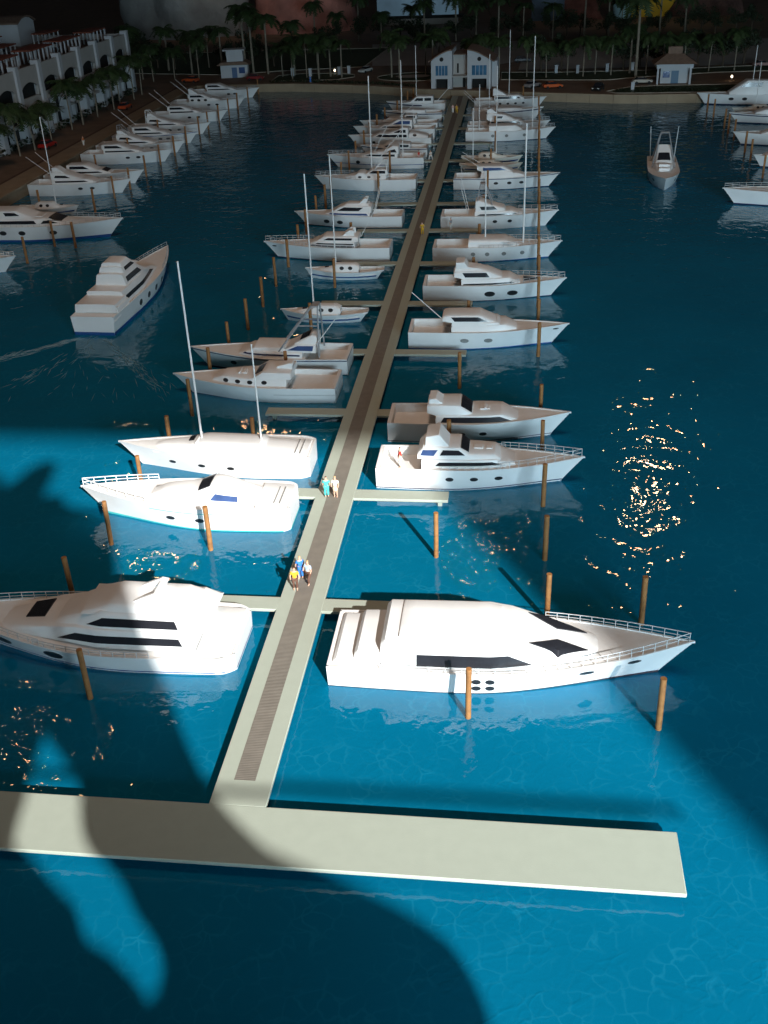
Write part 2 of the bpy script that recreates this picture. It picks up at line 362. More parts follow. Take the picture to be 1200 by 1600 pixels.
    def siderail(s, t0, t1, hgt=.42, n=8):
        for sd in (-1, 1):
            mb = MB(); P = [s.inn(t0 + (t1 - t0) * i / n, sd) + Vector((0, sd * .05, 0)) for i in range(n + 1)]; up = Vector((0, 0, hgt))
            mb.tube([p + up for p in P], .028, 5); mb.tube([p + up * .5 for p in P], .022, 5)
            for p in P: mb.tube([p - Vector((0, 0, .1)), p + up], .024, 5)
            mb.build('side_rail', STEEL, s.o, 40)
    def fin(s, prof, hw, name='radar_arch', bevel=.05, m=None): return MB().prism(prof, -hw, hw).build(name, m or s.hm, s.o, 30, bevel)
    def fins(s, prof, y, th, name='radar_arch', m=None):
        for sd in (-1, 1): MB().prism(prof, sd * y - th / 2, sd * y + th / 2).build(name, m or s.hm, s.o, 30, .03)
    def block(s, x0, x1, hw, z0, z1, name='hatch', m=None, bevel=.05, yc=0): return MB().box(x0, x1, yc - hw, yc + hw, z0, z1).build(name, m or s.hm, s.o, 30, bevel)
    def mast(s, x, z0, z1, r=.10, boom=None):
        mb = MB().tube([(x, 0, z0 - .6), (x, 0, (z0 + z1) / 2), (x, 0, z1)], r, 8, r * .8); mb.build('mast', WHITE, s.o, 40)
    def rods(s, items, r=.045, name='outrigger', m=None):
        for a, b in items: MB().tube([a, b], r, 6, r * .7).build(name, m or WHITE, s.o, 40)
    def tower(s, x0, x1, xt0, xt1, z0, zt, hw0=1.35, hw1=.55, r=.075, m=None):
        mb = MB(); T = []
        for sd in (-1, 1):
            a, b, c, d = (x0, sd * hw0, z0), (xt0, sd * hw1, zt), (xt1, sd * hw1, zt), (x1, sd * hw0, z0)
            mb.tube([a, b], r, 6); mb.tube([d, c], r, 6); mb.tube([b, c], r, 6); T.append((b, c))
            lerp = lambda p, q, t: tuple(p[i] + (q[i] - p[i]) * t for i in range(3)); mb.tube([lerp(a, b, .62), lerp(d, c, .62)], r * .8, 6)
        mb.tube([T[0][0], T[1][0]], r, 6); mb.tube([T[0][1], T[1][1]], r, 6); mb.box(min(xt0, xt1), max(xt0, xt1), -hw1, hw1, zt - .05, zt + .05)
        mb.build('tuna_tower', m or GREYM, s.o, 40)
BOATS = []
RZ = {'E': 0.0, 'W': math.pi}
def bpos(side, y, beam=4.2, x=None):
    if side == 'E': return (-9.75 if x is None else x, y), 0.0
    if side == 'W': return (-15.05 if x is None else x, y), math.pi
def mk(name, label, desc, side, yc, x=None, **k):
    p, r = bpos(side, yc, x=x); b = Boat(name, label, desc, p, r, **k); b.yc = yc; BOATS.append(b); return b

LOWB = [(4.2, 1.55), (10.6, 1.9)]
def low(b, top=((4.2, 2.35), (9.4, 2.46), (10.55, 1.92)), w=1.62, bot=((4.2, 1.5), (10.6, 1.8)), **k):
    return b.tier('low', list(bot), list(top), w, w - .12, .10, (7.5, .62), **k)
def up(b, top=((3.4, 3.15), (3.6, 3.24), (6.9, 3.30), (8.55, 2.50)), bot=((3.4, 2.55), (4.2, 2.34), (8.6, 2.40)), w=1.42, r=.12, **k):
    return b.tier('up', list(bot), list(top), w, w - .17, r, (6.5, .86), name='pilothouse', **k)

def build_boats():
    # ---------------- east side of the walkway
    b = mk('motor_yacht', 'longest white motor yacht with four small round dots on its hull and rounded white cabin', 'longest yacht with the four-dot hull', 'E', 47.35, x=-9.7,
           L=20.2, B=5.8, h=1.5, rise=.75, cock=None, full=.45, wl=.90, bow_p=1.7)
    b.tier('main', [(3.0, 1.3), (16.2, 1.65)], [(3.0, 2.7), (3.25, 2.98), (8.9, 3.1), (10.2, 2.95), (12.0, 2.45), (14.2, 1.92), (15.2, 1.72)], [(3, 2.38), (9, 2.38), (15.2, 1.25)], [(3, 2.02), (9, 2.0), (12, 1.7), (15.2, .8)], .2, camber=.05, step=.5)
    b.tier('roof', [(4.0, 2.9), (9.6, 2.98)], [(4.0, 3.08), (4.1, 3.12), (8.6, 3.2), (9.6, 3.06)], [(4, 1.82), (8, 1.8), (9.6, 1.65)], [(4, 1.74), (8, 1.72), (9.6, 1.55)], .06, name='sun_roof')
    b.win('main', [(5.0, 1.52), (5.0, 2.2), (10.0, 2.26), (11.4, 1.62)])
    b.screen('main', [(11.1, -1.42), (12.7, -.5), (14.4, -.78), (12.7, -1.6)]); b.screen('main', [(11.1, 1.42), (12.7, .5), (14.4, .78), (12.7, 1.6)])
    b.tier('mid', [(1.5, 1.3), (3.1, 1.3)], [(1.5, 1.95), (1.7, 2.15), (3.1, 2.2)], 2.25, 2.1, .25, name='stern_seat')
    b.tier('aft', [(.3, 1.3), (1.6, 1.3)], [(.3, 1.55), (.5, 1.7), (1.6, 1.72)], 2.35, 2.25, .15, name='stern_step')
    for x, z in ((8.3, .98), (9.05, .98), (8.3, .45), (9.05, .45)): b.port(x, z, .26, .19)
    b.port(14.3, 1.12, .42, .15); b.port(16.9, 1.45, .38, .14)
    b.rail(.60, .985, .55, 12, .03); b.siderail(.15, .55, .32, 9); b.stripe(0.02, .165, mat('dark_line', (.06, .04, .05), .5))
    b = mk('motor_yacht', 'white motor yacht with stepped flybridge, bow rail and red-clad figure in its cockpit', 'stepped flybridge yacht with the red figure aboard', 'E', 69.6, L=15.4, cock=(.3, 3.6))
    low(b, ((3.4, 2.28), (8.9, 2.38), (10.3, 1.9)), bot=((3.4, 1.5), (10.4, 1.8))); b.win('low', [(4.4, 1.84), (4.7, 2.12), (8.6, 2.2), (9.3, 1.98)])
    up(b, ((3.1, 2.75), (3.5, 3.2), (6.2, 3.22), (6.9, 2.72), (8.8, 2.66), (9.2, 2.35)), ((3.1, 2.35), (9.2, 2.3)), 1.42)
    b.win('up', [(4.75, 2.62), (5.0, 3.02), (6.15, 3.02), (6.6, 2.66)]); b.win('up', [(3.3, 2.6), (3.5, 3.02), (4.6, 3.02), (4.3, 2.58)], BLUEG); b.screen('up', [(6.28, -1.1), (6.28, 1.1), (6.85, 1.0), (6.85, -1.0)])
    b.fin([(3.65, 3.15), (3.7, 3.95), (4.7, 4.15), (5.45, 3.2)], 1.05); b.block(7.2, 7.9, .35, 2.6, 2.82); b.block(8.1, 8.6, .3, 2.6, 2.78)
    for x in (5.5, 7.3, 9.1): b.port(x, .98, .3, .17)
    b.rail(.60); b.siderail(.32, .62, .30, 8); b.stripe(.16, .20, NAVY)
    b = mk('motor_yacht', 'white motor yacht with long black side window and flat-topped wheelhouse behind flybridge yacht', 'yacht with one long black side window', 'E', 77.4, L=14.7, cock=(.3, 4.0))
    low(b, ((3.9, 2.22), (9.2, 2.36), (10.5, 1.8))); b.win('low', [(4.25, 1.62), (4.55, 2.1), (9.0, 2.2), (9.9, 1.82)])
    up(b, ((3.2, 2.95), (3.4, 3.02), (5.8, 3.05), (6.9, 2.28)), ((3.2, 2.45), (4.0, 2.2), (6.9, 2.2))); b.screen('up', [(5.9, -1.15), (5.9, 1.15), (6.75, 1.05), (6.75, -1.05)])
    b.fin([(3.3, 2.98), (3.32, 3.42), (3.9, 3.45), (4.5, 3.02)], .9, 'top_fairing'); b.block(7.4, 8.2, .42, 2.28, 2.46); b.block(7.7, 7.95, .5, 2.44, 2.55)
    for x in (6.0, 7.7): b.port(x, .85, .3, .16)
    b.stripe(.17, .2, NAVY)
    b = mk('motor_yacht', 'white motor yacht with grey portholes and wide dark wheelhouse window, one thin rod aft', 'yacht with two grey portholes and a dark wheelhouse', 'E', 97.9, x=-10.0)
    low(b, ((4.2, 2.2), (4.3, 2.28), (9.4, 2.38), (10.5, 1.92))); b.tier('sill', [(4.25, 2.2), (8.9, 2.3)], [(4.25, 2.62), (8.6, 2.58), (8.9, 2.4)], 1.5, 1.42, .08, (7, .85), name='cabin_step')
    up(b, ((3.4, 3.1), (3.8, 3.2), (6.9, 3.24), (8.5, 2.58)), ((3.4, 2.7), (4.2, 2.56), (8.6, 2.5))); b.win('up', [(4.5, 2.66), (4.15, 3.06), (6.75, 3.08), (7.7, 2.68)]); b.tier('aft', [(3.3, 2.65), (4.2, 2.6)], [(3.3, 3.0), (4.2, 3.05)], 1.3, 1.2, .08, name='aft_fairing')
    for x in (5.5, 7.8): b.port(x, .95, .42, .22, GREYP)
    b.rods([((3.4, -1.0, 2.7), (0.4, -1.4, 5.6))]); b.boot(.1); b.port(14.3, 1.65, .28, .07)
    b = mk('motor_yacht', 'white motor yacht with two large black oval portholes and triangular black deck hatch', 'yacht with the triangular deck hatch', 'E', 112.2)
    low(b); b.win('low', [(4.4, 1.66), (4.4, 1.82), (9.6, 2.02), (10.0, 1.86)])
    up(b, ((3.4, 3.0), (4.2, 3.1), (7.0, 3.14), (8.6, 2.5))); b.win('up', [(4.6, 2.5), (4.3, 2.96), (6.9, 2.98), (7.25, 2.52)]); b.tier('fly', [(3.5, 3.05), (7.0, 3.1)], [(3.5, 3.45), (6.0, 3.4), (7.0, 3.15)], 1.1, .95, .1, name='flybridge')
    b.fin([(3.6, 3.35), (3.55, 4.0), (4.5, 4.05), (4.9, 3.5), (6.3, 3.35)], 1.0); b.block(3.3, 4.1, .9, 2.35, 2.9, 'aft_fairing')
    hb = MB().prism([(10.9, 0), (12.6, 0), (10.9, .01)], -.01, .01); MB().add([(10.9, -.75, 2.02), (12.5, 0, 2.12), (10.9, .75, 2.02), (10.9, -.75, 1.95), (12.5, 0, 2.0), (10.9, .75, 1.95)], [(0, 1, 2), (0, 3, 4, 1), (1, 4, 5, 2), (2, 5, 3, 0)]).build('deck_hatch', GLASS, b.o)
    for x in (7.3, 9.75): b.port(x, .82, .58, .30)
    b.rail(.62); b.boot(.06, NAVY)
    b = mk('motor_sailer', 'white two-masted motor sailer with four grey portholes and low flat cabin', 'two-masted motor sailer', 'E', 126.6)
    low(b, ((4.3, 2.3), (9.3, 2.36), (10.4, 1.95))); b.tier('roof', [(4.35, 2.25), (9.0, 2.3)], [(4.35, 2.5), (8.7, 2.52), (9.0, 2.4)], 1.58, 1.4, .06, name='cabin_roof')
    for x in (4.9, 6.6, 8.6, 10.8): b.port(x, .98, .27, .24, GREYP)
    b.rail(.55); b.siderail(.36, .62, .3, 7); b.mast(6.3, 2.5, 10.3, .09); b.mast(10.9, 2.0, 15.6, .11); b.boot(.08)
    b = mk('sport_fishing_boat', 'white sport fishing boat with tall grey tower and dark wheelhouse pane', 'tower boat with two black portholes', 'E', 141.2)
    low(b, ((4.5, 2.2), (9.3, 2.3), (10.8, 1.85)), bot=((4.5, 1.5), (10.9, 1.8))); b.win('low', [(4.8, 1.7), (5.2, 1.9), (9.8, 2.0), (10.2, 1.86)])
    up(b, ((4.6, 3.5), (5.1, 3.62), (6.6, 3.05), (8.3, 2.62), (8.6, 2.3)), ((4.5, 2.2), (8.6, 2.25))); b.win('up', [(5.4, 2.42), (5.15, 2.85), (7.0, 2.85), (7.5, 2.45)])
    b.tower(4.5, 7.3, 5.2, 5.75, 1.8, 5.6); b.rods([((3.6, -1.3, 1.8), (2.5, -1.6, 6.2)), ((3.6, 1.3, 1.8), (2.5, 1.6, 6.2))])
    for x in (7.2, 9.15): b.port(x, 1.05, .3, .2)
    b.rail(.66, .985, .6, 6)
    b = mk('motor_yacht', 'white motor yacht with navy gunwale line, three black portholes and paired rods', 'navy-lined yacht with three portholes', 'E', 163.2, x=-9.3, L=16)
    low(b, ((4.1, 2.3), (9.5, 2.35), (10.7, 1.95))); b.tier('sill', [(4.2, 2.25), (8.9, 2.3)], [(4.2, 2.6), (8.6, 2.6), (8.9, 2.42)], 1.5, 1.42, .08, name='cabin_step')
    up(b, ((3.5, 3.3), (7.4, 3.3), (8.7, 2.6)), ((3.5, 2.9), (4.2, 2.6), (8.7, 2.55))); b.win('up', [(4.4, 2.72), (4.4, 3.14), (7.0, 3.14), (8.0, 2.75)], BLUEG)
    for x in (6.4, 8.4, 10.2): b.port(x, 1.0, .34, .2)
    b.stripe(.90, .95, NAVY); b.rods([((5.5, -1.2, 2.3), (1.2, -1.5, 4.9)), ((5.5, 1.2, 2.3), (1.2, 1.5, 4.9)), ((1.4, -1.5, 1.8), (1.1, -1.5, 3.4))]); b.boot(.06, NAVY)
    # the little double-ended sailing boats
    def sloop(label, desc, side, yc, x, mast_h, L=9.6, mx=5.2, cm=WHITE, hole='porthole'):
        b = mk('sailing_boat', label, desc, side, yc, x=x, L=L, B=2.7, h=.95, rise=.28, cock=(.9, 3.2), floor=.55, canoe=True, wl=.93, hullmat=cm)
        b.tier('cab', [(2.9, .8), (7.6, .9)], [(2.9, 1.45), (3.4, 1.72), (5.6, 1.72), (6.0, 1.35), (7.2, 1.2), (7.6, 1.0)], [(2.9, .85), (5.5, .85), (7.6, .45)], [(2.9, .65), (5.5, .62), (7.6, .3)], .15, name='cabin')
        b.port(3.9, 1.32, .26, .2, key='cab'); b.port(4.9, 1.32, .26, .2, key='cab'); b.stripe(.42, .56, BLUEL, .04, .97, transom=False); b.mast(mx, 1.3, mast_h, .085)
        b.block(6.5, 7.0, .2, 1.15, 1.36, 'hatch', GLASS); return b
    sloop('small cream sailing boat with blue line, nearer the tower boat of its pair', 'small cream sloop beside the navy-lined yacht', 'E', 174.6, -9.1, 9.6, 10.2, 2.2, CREAM)
    sloop('small cream sailing boat with blue line and tall mast next to grey-porthole yacht', 'small tall-masted cream sloop', 'E', 180.3, -9.1, 15.0, 10.2, 5.8, CREAM)
    # far east berths
    b = mk('motor_yacht', 'white yacht with low white cabin and row of pale grey portholes under tall white mast', 'yacht with pale grey portholes and tall foremast', 'E', 200.0, x=-9.2, L=16.2)
    low(b, ((4.2, 2.6), (9.0, 2.65), (10.2, 2.0))); b.mast(12.0, 2.0, 17.2, .11)
    for x in (4.9, 7.4, 10.6): b.port(x, 1.0, .3, .26, GREYP)
    b.rail(.62); b.boot(.06, NAVY); b.mast(2.4, 1.8, 9.5, .09)
    b = mk('motor_yacht', 'white motor yacht with raked wheelhouse and small dark pane beside the tall foremast yacht', 'raked wheelhouse yacht by the tall foremast', 'E', 206.8, x=-9.2, L=15.4)
    low(b); up(b, ((3.6, 3.5), (4.2, 3.7), (7.0, 3.3), (9.0, 2.4))); b.win('up', [(5.4, 2.75), (5.4, 3.1), (6.6, 3.1), (6.4, 2.72)]); b.win('low', [(4.4, 1.8), (4.4, 2.2), (9.2, 2.2), (9.8, 1.9)]); b.fin([(3.6, 3.4), (3.6, 4.2), (4.4, 4.4), (5.6, 3.5)], .9); b.rail(.62)
    b = mk('motor_yacht', 'low white yacht with navy line and paired rods near the gabled house', 'low yacht with navy line near the house', 'E', 221.5, x=-9.0, L=14.2)
    low(b, ((4.2, 2.1), (8.5, 2.15), (10, 1.9))); b.stripe(.78, .88, NAVY, .2, 1); b.mast(3.4, 1.6, 12.0, .08); b.rods([((2.2, -1.2, 1.7), (-1.6, -1.4, 5.2)), ((2.2, 1.2, 1.7), (-1.6, 1.4, 5.2))])
    b = mk('motor_yacht', 'white yacht with four portholes, dark cabin window and tall mast by the seawall', 'four-porthole yacht by the seawall', 'E', 234.0, x=-9.0, L=15.0)
    low(b, ((4.2, 2.6), (9.2, 2.65), (10.4, 2.0))); b.win('low', [(4.4, 1.9), (4.4, 2.45), (9.0, 2.45), (9.7, 2.0)]); b.fin([(3.8, 2.5), (3.9, 3.9), (4.4, 3.9), (6.8, 2.6)], .8)
    for x in (5.4, 7.0, 8.6, 10.2): b.port(x, 1.1, .28, .2)
    b.mast(7.2, 2.2, 15.0, .09)
    # ---------------- west side of the walkway
    b = mk('motor_yacht', 'large white motor yacht with two long black window bands and swim platform, bow rail', 'large yacht with two black window bands', 'W', 47.9, x=-15.2, L=18.6, B=5.9, h=1.22, rise=1.05, cock=None, full=.42, wl=.9, sround=.07)
    b.tier('main', [(1.9, 1.2), (14.5, 1.55)], [(2.3, 1.5), (2.7, 2.42), (9.4, 2.5), (11.4, 2.28), (13.6, 1.85), (14.6, 1.68)], [(1.9, 2.2), (8, 2.3), (14.6, 1.2)], [(1.9, 2.05), (8, 2.08), (12, 1.6), (14.6, .85)], .15)
    b.tier('up', [(1.5, 2.55), (2.6, 2.4), (10.4, 2.4)], [(1.5, 2.75), (2.4, 3.22), (7.8, 3.4), (9.4, 2.98), (10.8, 2.42)], [(2.2, 1.98), (8, 1.95), (10.8, 1.4)], [(2.2, 1.7), (8, 1.62), (10.8, 1.0)], .2, name='upper_deck')
    b.tier('roof', [(2.9, 3.15), (9.0, 3.2)], [(2.4, 3.3), (3.2, 3.66), (7.2, 3.74), (9.0, 3.2)], 1.55, 1.3, .2, name='flybridge')
    b.win('main', [(3.0, 1.6), (3.2, 2.06), (9.4, 2.12), (10.6, 1.66)]); b.win('up', [(3.2, 2.58), (3.4, 3.04), (7.7, 3.08), (8.7, 2.6)]); b.screen('main', [(11.7, -1.15), (11.7, .7), (13.0, .5), (13.0, -1.1)])
    b.tier('plat', [(.3, 1.1), (2.2, 1.1)], [(.3, 1.28), (.5, 1.34), (2.2, 1.38)], 2.3, 2.2, .06, name='swim_platform'); b.fins([(6.2, 3.66), (4.7, 4.3), (4.3, 4.22), (4.6, 3.66)], .8, .25)
    b.block(4.35, 4.8, .95, 4.1, 4.24, 'radar_bar'); b.port(10.8, .82, .64, .34); b.port(14.3, .92, .6, .32)
    b.rail(.62, .985, .55, 10); b.siderail(.26, .64, .36, 10); b.stripe(.24, .29, BLUEL)
    b = mk('motor_yacht', 'white cruiser with thin turquoise line, white bow rail and smooth rounded cabin', 'cruiser with the turquoise line', 'W', 63.1, L=15.7, B=4.6, h=1.8, rise=.45, cock=None, sround=.06)
    b.tier('hump', [(2.4, 1.6), (10.4, 1.9)], [(2.4, 1.85), (3.4, 2.35), (4.9, 2.9), (5.6, 3.0), (6.7, 2.62), (8.4, 2.5), (9.3, 2.35), (10.3, 1.95)], [(2.4, 1.5), (6, 1.6), (10.4, 1.0)], [(2.4, 1.2), (6, 1.15), (10.4, .6)], .3)
    b.screen('hump', [(5.72, -1.0), (5.72, .9), (6.6, .95), (6.6, -1.05)]); b.win('hump', [(3.7, 1.98), (3.75, 2.3), (5.3, 2.55), (5.7, 2.1)], BLUEG)
    b.port(8.6, .86, .34, .17); b.port(6.4, .84, .34, .17); b.stripe(.80, .83, CYANL, .31, .66, transom=False); b.rail(.66, .985, .6, 7, .035, m=WHITE)
    b.tier('aft', [(.2, 1.6), (2.4, 1.7)], [(.2, 1.78), (2.4, 1.9)], 1.9, 1.8, .05, name='aft_deck')
    for x in (.75, 1.15): b.block(x, x + .07, 1.2, 1.8, 1.89, 'slat', GREYP, 0)
    b.boot(.1, CYANL)
    b = mk('sailing_yacht', 'white two-masted sailing yacht with smooth rounded deck and three oval portholes', 'two-masted sailing yacht', 'W', 70.9, L=15.6, B=4.5, h=1.7, rise=.3, cock=None, full=.30, sround=.09)
    b.tier('hump', [(.3, 1.5), (12.5, 1.6)], [(.3, 1.75), (1.6, 1.8), (3.6, 1.95), (4.0, 2.3), (8.6, 2.42), (9.8, 2.15), (12.0, 1.95), (12.5, 1.8)], [(.3, 1.9), (8, 2.0), (12.5, 1.0)], [(.3, 1.3), (8, 1.3), (12.5, .5)], .35)
    b.screen('hump', [(9.3, -1.25), (9.3, .3), (9.75, .2), (9.85, -1.2)]); b.block(8.9, 9.05, 1.0, 2.3, 2.47, 'deck_ridge')
    for x in (11.0, 8.5, 6.1): b.port(x, .82, .3, .14)
    for x in (.75, 1.15): b.block(x, x + .07, 1.2, 1.72, 1.86, 'slat', GREYP, 0)
    b.mast(8.75, 2.3, 16.4, .09); b.mast(4.0, 2.2, 10.2, .075)
    b = mk('motor_yacht', 'white trunk-cabin cruiser with row of four round cabin portholes and boxy wheelhouse', 'trunk-cabin cruiser with four cabin portholes', 'W', 85.0, x=-15.2, L=15.2, B=4.7, h=1.45, rise=.4, cock=(.3, 4.4))
    b.tier('low', [(4.4, 1.3), (11.4, 1.6)], [(4.4, 2.0), (10.3, 2.05), (11.3, 1.7)], [(4.4, 1.75), (8, 1.75), (11.3, .9)], [(4.4, 1.62), (8, 1.6), (11.3, .7)], .08)
    for x in (10.0, 8.85, 7.7, 6.4): b.port(x, 1.72, .25, .17, key='low')
    b.tier('up', [(4.0, 2.0), (7.5, 1.98)], [(4.0, 2.55), (6.5, 2.6), (7.5, 2.05)], 1.6, 1.5, .06, name='pilothouse'); b.screen('up', [(6.62, -.9), (6.62, .95), (7.3, .9), (7.3, -.85)])
    b.fin([(4.1, 2.5), (3.95, 3.05), (4.25, 3.1), (5.4, 2.78), (5.5, 2.5)], .5, 'helm_seat'); b.block(8.2, 9.1, .45, 2.0, 2.12); b.block(8.35, 8.6, .52, 2.1, 2.2); b.block(8.8, 9.0, .52, 2.1, 2.2)
    b.stripe(.62, .64, GREYP, 0, .38)
    b = mk('sport_fishing_boat', 'white sport fishing boat with navy gunwale line, grey tower and blue wheelhouse glass', 'tower boat with navy line and blue glass', 'W', 91.2, L=15.5, B=4.5, h=1.62, rise=.4, cock=(.3, 4.0))
    low(b, ((4.3, 2.05), (9.4, 2.15), (10.5, 1.75)), bot=((4.3, 1.45), (10.6, 1.75)), w=1.75); b.win('low', [(4.5, 1.72), (4.5, 1.86), (9.8, 1.98), (10.0, 1.86)], NAVY, 'cabin_line')
    b.tier('coach', [(6.0, 2.1), (9.1, 2.1)], [(6.0, 2.42), (8.9, 2.45), (9.1, 2.2)], 1.45, 1.35, .06, name='coach_roof')
    up(b, ((3.0, 2.72), (4.7, 2.78), (6.2, 2.2)), ((3.0, 2.0), (6.2, 2.05)), 1.5); b.win('up', [(3.3, 2.18), (3.2, 2.62), (4.7, 2.64), (5.7, 2.22)], BLUEG)
    b.tier('fly', [(2.9, 2.7), (5.0, 2.7)], [(2.9, 3.4), (3.4, 3.55), (5.0, 2.8)], 1.15, 1.0, .1, name='flybridge'); b.screen('fly', [(3.6, -.8), (3.6, .8), (4.5, .8), (4.5, -.8)])
    b.tower(6.9, 2.7, 3.25, 2.7, 1.6, 6.2, 1.5, .6, .085); b.rods([((3.0, 1.2, 2.7), (.2, 1.7, 6.3))], .05); b.port(11.0, .9, .32, .22); b.stripe(.90, .95, NAVY); b.boot(.06, NAVY)
    sloop('small white sailing boat with blue line berthed behind the blue-glass tower boat', 'small white sloop behind the blue-glass tower boat', 'W', 104.2, -15.0, 15.1, 9.4, 5.8)
    sloop('small white sailing boat with blue line beside the triple-band yacht', 'small white sloop beside the triple-band yacht', 'W', 118.7, -15.0, 13.9, 9.4, 5.7)
    b = mk('motor_yacht', 'white motor yacht with three stacked dark window bands and bow rail', 'triple-band yacht', 'W', 126.8, L=16, B=4.4)
    low(b, ((4.3, 2.3), (9.2, 2.4), (10.2, 1.95)), w=1.72); b.win('low', [(4.4, 1.62), (4.4, 1.86), (9.6, 2.02), (9.9, 1.84)]); b.win('low', [(4.45, 2.0), (4.45, 2.14), (8.9, 2.24), (9.2, 2.12)])
    up(b, ((3.9, 2.85), (4.4, 2.9), (8.1, 2.95), (9.1, 2.38)), ((3.9, 2.35), (9.1, 2.35)), 1.5); b.win('up', [(4.7, 2.5), (4.6, 2.74), (7.6, 2.78), (8.2, 2.54)])
    b.fins([(6.0, 2.9), (5.0, 3.6), (4.4, 3.55), (4.4, 2.9)], .75, .3); b.block(4.6, 5.0, .8, 3.35, 3.5, 'radar_bar'); b.rail(.62); b.siderail(.28, .62, .3, 7); b.port(14.6, 1.6, .3, .09); b.boot(.1, NAVY); b.rods([((3.9, -1.3, 2.2), (2.2, -1.7, 5.2))], .035)
    b = mk('motor_yacht', 'white motor yacht with navy-blue window strip and swept radar fin', 'yacht with the navy-blue window strip', 'W', 142.0, L=15, B=4.2, h=1.6)
    low(b, ((4.4, 2.0), (9.6, 2.1), (10.6, 1.75)), bot=((4.4, 1.45), (10.7, 1.75))); b.win('low', [(4.6, 1.62), (4.85, 1.88), (9.7, 1.96), (10.1, 1.78)], BLUEG)
    up(b, ((4.2, 2.78), (7.9, 2.86), (8.7, 2.62), (9.6, 2.05)), ((4.2, 2.0), (9.6, 2.05))); b.win('up', [(5.9, 2.2), (5.3, 2.62), (7.9, 2.68), (8.9, 2.22)])
    b.tier('fly', [(4.6, 2.75), (8.0, 2.8)], [(4.6, 3.05), (7.4, 3.08), (8.0, 2.86)], 1.0, .85, .1, name='flybridge'); b.fins([(6.0, 3.0), (5.1, 3.75), (4.7, 3.7), (4.9, 3.0)], .6, .3); b.block(4.8, 5.3, .7, 3.5, 3.64, 'radar_bar')
    b.port(10.4, .82, .42, .26); b.port(8.5, .78, .42, .26); b.rods([((3.9, -1.1, 1.8), (2.9, -1.5, 5.5)), ((3.9, 1.1, 1.8), (2.9, 1.5, 5.5))]); b.boot(.08, NAVY)
    b = mk('sport_fishing_boat', 'white tower boat with four cabin portholes, mast and bow rail', 'tower boat with four cabin portholes', 'W', 163.2, L=15.9, B=4.4, h=1.7)
    low(b, ((4.6, 2.25), (7.6, 2.3), (8.2, 2.6), (8.9, 2.6), (9.4, 2.2), (11, 1.95)), bot=((4.6, 1.5), (11, 1.85)))
    for x in (9.9, 8.6, 7.2, 5.7): b.port(x, 2.02, .28, .15, key='low')
    up(b, ((4.4, 3.0), (6.8, 3.0), (7.8, 2.3)), ((4.4, 2.25), (7.8, 2.25)), 1.3); b.win('up', [(4.7, 2.45), (4.7, 2.85), (6.6, 2.85), (7.2, 2.48)])
    b.tower(7.6, 4.6, 4.9, 4.4, 1.8, 4.4, 1.2, .6, .07, WHITE); b.rods([((7.6, -1.2, 1.9), (3.9, -1.0, 6.6)), ((4.2, 1.2, 1.9), (4.8, 1.2, 4.6))], .06); b.rail(.58); b.mast(6.9, 2.3, 16.2, .10)
    b = mk('sport_fishing_boat', 'white tower boat with pink figure at its stern and tall thin mast', 'tower boat with the pink figure', 'W', 178.6, x=-15.1, L=16.4, B=4.4)
    low(b, ((4.4, 2.35), (9.0, 2.4), (10.6, 1.95))); b.win('low', [(4.8, 1.86), (4.8, 2.2), (9.0, 2.24), (9.8, 2.0)]); up(b, ((4.2, 3.4), (5.2, 3.5), (6.6, 2.7), (8.4, 2.4)), ((4.2, 2.3), (8.4, 2.3))); b.win('up', [(4.5, 2.5), (4.8, 3.0), (5.7, 2.8), (6.2, 2.5)])
    b.rods([((6.8, -1.2, 2.0), (3.8, -1.0, 5.6)), ((4.2, -1.2, 1.9), (4.4, -1.2, 4.9)), ((8.4, 0, 2.3), (6.0, .4, 6.6))], .06); b.rail(.56); b.stripe(.42, .47, BLUEL); b.port(11.0, 1.05, .36, .28); b.mast(3.6, 1.6, 16.4, .09)
    b = mk('motor_yacht', 'low white boat with dark window band squeezed behind the pink-figure tower boat', 'low boat behind the pink-figure boat', 'W', 187.0, x=-15.2, L=11.8, B=3.8, h=1.55)
    b.tier('low', [(3, 1.4), (8.0, 1.6)], [(3, 2.2), (7, 2.3), (8.0, 1.7)], 1.4, 1.3, .1, (6, .7)); b.win('low', [(3.2, 1.65), (3.2, 2.05), (6.8, 2.1), (7.4, 1.75)]); b.stripe(.86, .93, NAVY)
    b = mk('motor_yacht', 'white yacht with round porthole on its raised aft deck and slanted wheelhouse', 'yacht with raised aft deck', 'W', 195.2, x=-15.1, L=15.2, B=4.3)
    low(b); b.win('low', [(4.4, 1.8), (4.4, 2.25), (9.4, 2.3), (10.1, 1.9)]); up(b, ((4.2, 3.3), (5.4, 3.35), (6.0, 3.0), (7.8, 2.45))); b.win('up', [(4.6, 2.55), (4.6, 3.05), (5.8, 3.0), (6.8, 2.55)]); b.tier('aft', [(.6, 1.5), (4.1, 1.6)], [(.6, 1.9), (2.6, 2.4), (3.6, 2.5), (4.1, 2.3)], 1.5, 1.2, .2, name='aft_cabin'); b.port(3.0, 2.1, .35, .22, key='aft'); b.port(10.4, 1.0, .3, .2)
    b = mk('motor_yacht', 'white yacht with two oval portholes and blue-grey wheelhouse panes', 'yacht with blue-grey panes', 'W', 203.2, x=-15.1, L=15.4, B=4.4, h=1.85)
